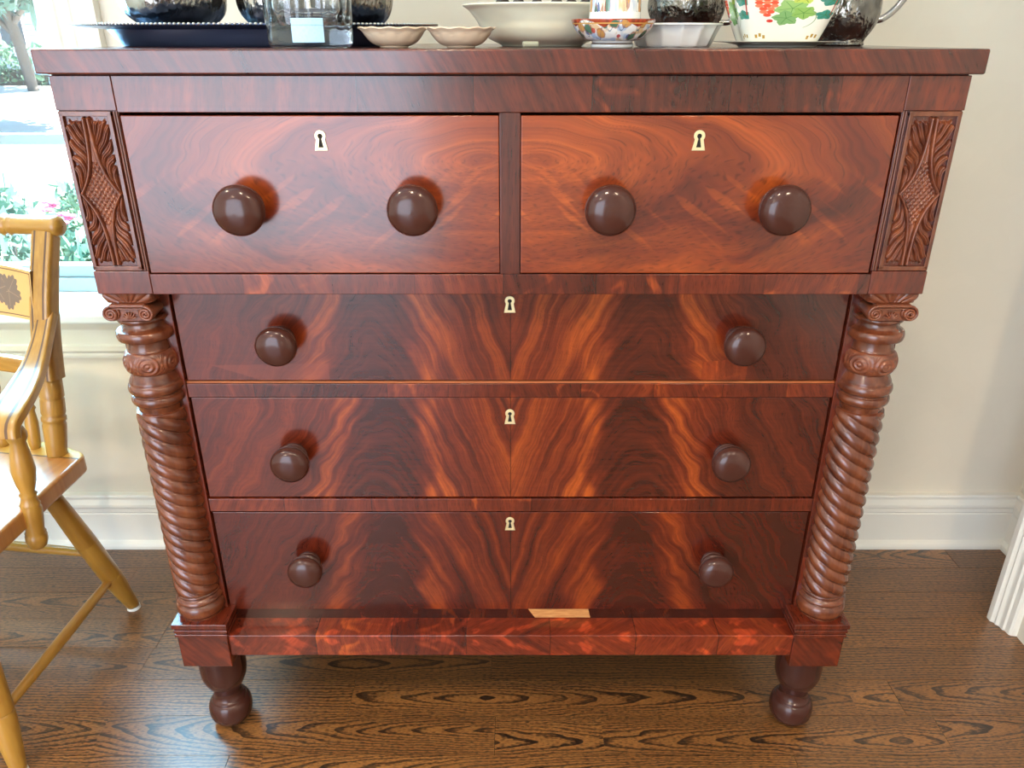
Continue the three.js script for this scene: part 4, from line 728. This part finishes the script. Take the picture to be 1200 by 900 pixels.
// ---------------------------------------------------------------- stencilled yellow armchair
{
  const yellow = [172, 126, 50];
  const paintTex = makeTex(256, 256, (u, v) => { const n = fbm(u * 7, v * 7, 3); return mixc(yellow, [146, 102, 36], clamp(0.4 + n)); });
  const paint = phys({ map: paintTex, roughness: 0.33, clearcoat: 0.3, clearcoatRoughness: 0.2 });
  const lined = phys({ map: makeTex(128, 256, (u, v) => { const e = Math.min(u, 1 - u); const n = fbm(u * 5, v * 9, 3); const c = mixc(yellow, [146, 102, 36], clamp(0.4 + n)); return e > 0.13 && e < 0.18 ? [86, 56, 34] : c; }), roughness: 0.33, clearcoat: 0.3, clearcoatRoughness: 0.2 });
  const seatMat = phys({ map: makeTex(512, 512, (u, v) => { const s = u * 0.46 + 0.01 * fbm(u * 6, v * 3, 2); const n = 0.5 + 0.5 * fbm(s * 70, v * 2, 3); const z = (v < 0.8 ? v + 1 : v) * 0.5 - 0.68; if (z < -0.175 && z > -0.3) return z > -0.179 ? [84, 54, 30] : [186, 138, 60]; return mixc([196, 142, 78], [150, 92, 42], clamp(n)); }), roughness: 0.32, clearcoat: 0.3, clearcoatRoughness: 0.2 });
  const ch = thing('armchair', 'mustard yellow wooden armchair with turned legs and stencilled back at the window', 'armchair', [-1.094, 0, -0.171], -8 * Math.PI / 180);
  // seat: board with rounded plan, rolled edges
  {
    const s = new THREE.Shape();
    s.moveTo(-0.245, 0.20); s.bezierCurveTo(-0.15, 0.235, 0.15, 0.235, 0.245, 0.20); s.quadraticCurveTo(0.256, 0.19, 0.253, 0.175);
    s.lineTo(0.216, -0.185); s.quadraticCurveTo(0.212, -0.20, 0.19, -0.205); s.bezierCurveTo(0.12, -0.245, -0.12, -0.245, -0.19, -0.205); s.quadraticCurveTo(-0.212, -0.20, -0.216, -0.185); s.lineTo(-0.253, 0.175); s.quadraticCurveTo(-0.256, 0.19, -0.245, 0.20);
    const g = new THREE.ExtrudeGeometry(s, { depth: 0.024, bevelEnabled: true, bevelSize: 0.006, bevelThickness: 0.007, bevelSegments: 3, curveSegments: 14 });
    g.rotateX(Math.PI / 2); g.translate(0, 0.4230, 0); uvm(g, 0.5, 0.5, -0.25, -0.25); mesh('seat', g, seatMat, ch);
  }
  const legPro = [[0, 0.0125], [0.02, 0.0135], [0.10, 0.0165], [0.22, 0.0205], [0.29, 0.0215], [0.295, 0.0190], [0.30, 0.0190], [0.305, 0.0215], [0.42, 0.0215], [0.58, 0.0215], [0.583, 0.0195], [0.588, 0.0215], [0.70, 0.0205], [0.85, 0.0185], [1, 0.0165]];
  const FOOT = { b: [0.2018, 0.0, -0.2454], f: [0.253, 0.0, 0.1836] }, TOPL = { b: [0.185, 0.396, -0.115], f: [0.200, 0.396, 0.125] };
  const mir = (p, s) => [p[0] * s, p[1], p[2]];
  const along = (A, B, t) => A.map((v, i) => mix(v, B[i], t));
  const white = std({ color: new THREE.Color(0.8, 0.78, 0.72), roughness: 0.7 });
  for (const s of [-1, 1]) for (const k of ['b', 'f']) {
    const L = mesh('leg', stick(mir([FOOT[k][0], 0.006, FOOT[k][2]], s), mir(TOPL[k], s), legPro, 24), paint, ch);
    const pad = mesh('felt_pad', new THREE.CylinderGeometry(0.0135, 0.0145, 0.007, 20).translate(FOOT[k][0] * s, 0.0035, FOOT[k][2]), white, L);
  }
  const str = [[0, 0.0085], [0.3, 0.0105], [0.5, 0.011], [0.7, 0.0105], [1, 0.0085]];
  for (const s of [-1, 1]) mesh('stretcher', stick(mir(along(FOOT.b, TOPL.b, 0.285), s), mir(along(FOOT.f, TOPL.f, 0.30), s), str, 16), paint, ch);
  mesh('stretcher', stick(along(FOOT.b, TOPL.b, 0.50), mir(along(FOOT.b, TOPL.b, 0.50), -1), str, 16), paint, ch);
  mesh('stretcher', stick(along(FOOT.f, TOPL.f, 0.42), mir(along(FOOT.f, TOPL.f, 0.42), -1), [[0, 0.010], [0.2, 0.014], [0.25, 0.010], [0.35, 0.020], [0.5, 0.023], [0.65, 0.020], [0.75, 0.010], [0.8, 0.014], [1, 0.010]], 18), paint, ch);
  // swept bar with a rectangular section: path points, half widths across and thick
  function bar(path, wide, thick, across = [1, 0, 0]) {
    const c = new THREE.CatmullRomCurve3(path.map((p) => new THREE.Vector3(...p))), N = 40, ac = new THREE.Vector3(...across);
    return surface((u, v) => {
      const p = c.getPointAt(v), tg = c.getTangentAt(v), nn = new THREE.Vector3().crossVectors(tg, ac).normalize(), a2 = new THREE.Vector3().crossVectors(nn, tg).normalize();
      const ph = u * Math.PI * 2, n = 6, cc = Math.cos(ph), ss = Math.sin(ph), q = 1 / Math.pow(Math.pow(Math.abs(cc), n) + Math.pow(Math.abs(ss), n), 1 / n);
      const w = (typeof wide === 'function' ? wide(v) : wide) * ss * q, t = (typeof thick === 'function' ? thick(v) : thick) * cc * q;
      return [p.x + a2.x * w + nn.x * t, p.y + a2.y * w + nn.y * t, p.z + a2.z * w + nn.z * t];
    }, 48, N, [2, 1], true);
  }
  const POST = { base: [0.1660, 0.424, -0.187], mid: [0.174, 0.585, -0.213], top: [0.190, 0.852, -0.275] };
  for (const s of [-1, 1]) {
    const post = part('back_post', ch);
    mesh('turned_foot', stick(mir(POST.base, s), mir(POST.mid, s), [[0, 0.0155], [0.05, 0.0185], [0.42, 0.0215], [0.46, 0.0195], [0.48, 0.0225], [0.52, 0.0225], [0.54, 0.0195], [0.58, 0.0220], [0.74, 0.0215], [0.76, 0.0195], [0.78, 0.0220], [1, 0.0200]], 24), paint, post);
    mesh('post_blade', bar([POST.mid, [0.178, 0.66, -0.224], [0.184, 0.75, -0.243], [0.190, 0.86, -0.280]].map((p) => mir([p[0], p[1], p[2]], s)), (v) => mix(0.0200, 0.0215, v), (v) => mix(0.0215, 0.0150, v)), lined, post);
  }
  // crest: turned roll with rounded ends
  { const r = [[-0.224, 0.001], [-0.223, 0.012], [-0.217, 0.0185], [-0.209, 0.0190], [-0.17, 0.0180], [-0.13, 0.0185], [-0.128, 0.0165], [-0.122, 0.0205], [-0.116, 0.0165], [-0.112, 0.0165], [-0.106, 0.0210], [-0.100, 0.0165], [-0.09, 0.0195], [-0.06, 0.0235], [0, 0.0250]]; const pr = [...r, ...r.slice(0, -1).reverse().map(([x, q]) => [-x, q])]; const g = lathe(pr.map(([x, q]) => [q, x]), 28); g.rotateZ(-Math.PI / 2); g.translate(0, 0.8660, -0.282); mesh('crest_rail', g, paint, ch); }
  // stencilled back board
  const leafTex = (() => {
    const c = document.createElement('canvas'); c.width = 1024; c.height = 256; const g = c.getContext('2d');
    g.fillStyle = 'rgb(204,158,92)'; g.fillRect(0, 0, 1024, 256);
    g.strokeStyle = 'rgb(90,58,34)'; g.lineWidth = 5; g.strokeRect(10, 16, 1004, 224);
    g.fillStyle = 'rgb(112,90,74)';
    const leaf = (x, y, r, rot) => { g.save(); g.translate(x, y); g.rotate(rot); g.beginPath(); for (let i = 0; i <= 160; i++) { const a = i / 160 * Math.PI * 2, k = r * (0.60 + 0.26 * Math.abs(Math.cos(a * 2.5)) + 0.14 * Math.abs(Math.cos(a * 9))); g.lineTo(Math.cos(a) * k, Math.sin(a) * k); } g.fill(); g.strokeStyle = 'rgb(150,120,92)'; g.lineWidth = 3; for (let i = 0; i < 5; i++) { g.beginPath(); g.moveTo(0, 0); g.lineTo(Math.cos(i * 1.257) * r * 0.8, Math.sin(i * 1.257) * r * 0.8); g.stroke(); } g.restore(); };
    leaf(842, 126, 98, 0.3); leaf(182, 126, 98, 2.8); leaf(760, 126, 80, 0.9); leaf(264, 126, 80, 0.9); leaf(650, 120, 80, 1.2); leaf(374, 120, 80, 2); for (const [x, y, r] of [[512, 130, 62], [470, 100, 40], [556, 100, 40], [512, 70, 36], [590, 150, 34], [434, 150, 34]]) { g.beginPath(); g.arc(x, y, r, 0, 7); g.fill(); }
    const t = new THREE.CanvasTexture(c); t.colorSpace = THREE.SRGBColorSpace; return t;
  })();
  const splat = surface((u, v) => { const x = mix(-0.174, 0.174, u), f = Math.abs(x) / 0.174, y = v < 0.001 ? 0.702 : mix(0.702, 0.792 + 0.006 * (1 - f * f), v); return [x, y, -0.232 - (y - 0.70) * 0.22 + 0.020 - 0.030 * (1 - f * f)]; }, 40, 8);
  const back = splat.clone(); { const p = back.attributes.position; for (let i = 0; i < p.count; i++) p.setZ(i, p.getZ(i) - 0.010); const ix = back.index; for (let i = 0; i < ix.count; i += 3) { const a = ix.getX(i); ix.setX(i, ix.getX(i + 1)); ix.setX(i + 1, a); } back.computeVertexNormals(); }
  const sp = mesh('back_board', splat, phys({ map: leafTex, roughness: 0.35, clearcoat: 0.3, clearcoatRoughness: 0.2 }), ch);
  mesh('board_back', back, paint, sp);
  mesh('board_edge', surface((u, v) => { const x = mix(-0.174, 0.174, u), f = Math.abs(x) / 0.174, y = 0.792 + 0.006 * (1 - f * f); return [x, y, -0.232 - (y - 0.70) * 0.22 + 0.020 - 0.030 * (1 - f * f) - 0.010 * v]; }, 40, 1), paint, sp);
  mesh('lower_rail', bar([[-0.170, 0.600, -0.214], [-0.08, 0.602, -0.232], [0, 0.603, -0.238], [0.08, 0.602, -0.232], [0.170, 0.600, -0.214]], 0.0165, 0.0085, [0, 1, 0]), paint, ch);
  for (const x of [-0.105, -0.035, 0.035, 0.105]) mesh('spindle', stick([x, 0.424, -0.205], [x, 0.592, -0.230], [[0, 0.008], [0.1, 0.012], [0.35, 0.0125], [0.5, 0.009], [0.53, 0.012], [0.57, 0.009], [0.60, 0.012], [0.64, 0.008], [0.75, 0.011], [0.9, 0.009], [1, 0.008]], 18), paint, ch);
  // arms
  for (const s of [-1, 1]) {
    mesh('arm', bar([[0.187, 0.708, -0.232], [0.197, 0.668, -0.188], [0.207, 0.637, -0.142], [0.222, 0.617, -0.085], [0.232, 0.604, -0.040], [0.237, 0.590, -0.010], [0.238, 0.570, -0.003]].map((p) => mir(p, s)), (v) => mix(0.017, 0.030, sm(0.1, 0.8, v)), (v) => mix(0.0105, 0.0105, v)), lined, ch);
    mesh('arm_support', stick(mir([0.240, 0.345, -0.006], s), mir([0.2470, 0.580, -0.024], s), [[0, 0.010], [0.02, 0.0150], [0.07, 0.0180], [0.11, 0.0180], [0.125, 0.0150], [0.135, 0.0175], [0.15, 0.0150], [0.26, 0.0175], [0.34, 0.0180], [0.36, 0.0150], [0.375, 0.0172], [0.39, 0.0150], [0.44, 0.0120], [0.46, 0.0150], [0.48, 0.0115], [0.56, 0.0165], [0.66, 0.0195], [0.78, 0.0165], [0.88, 0.0125], [0.92, 0.0165], [0.96, 0.0165], [1, 0.012]], 22), paint, ch);
  }
}

renderer.render(scene, camera);
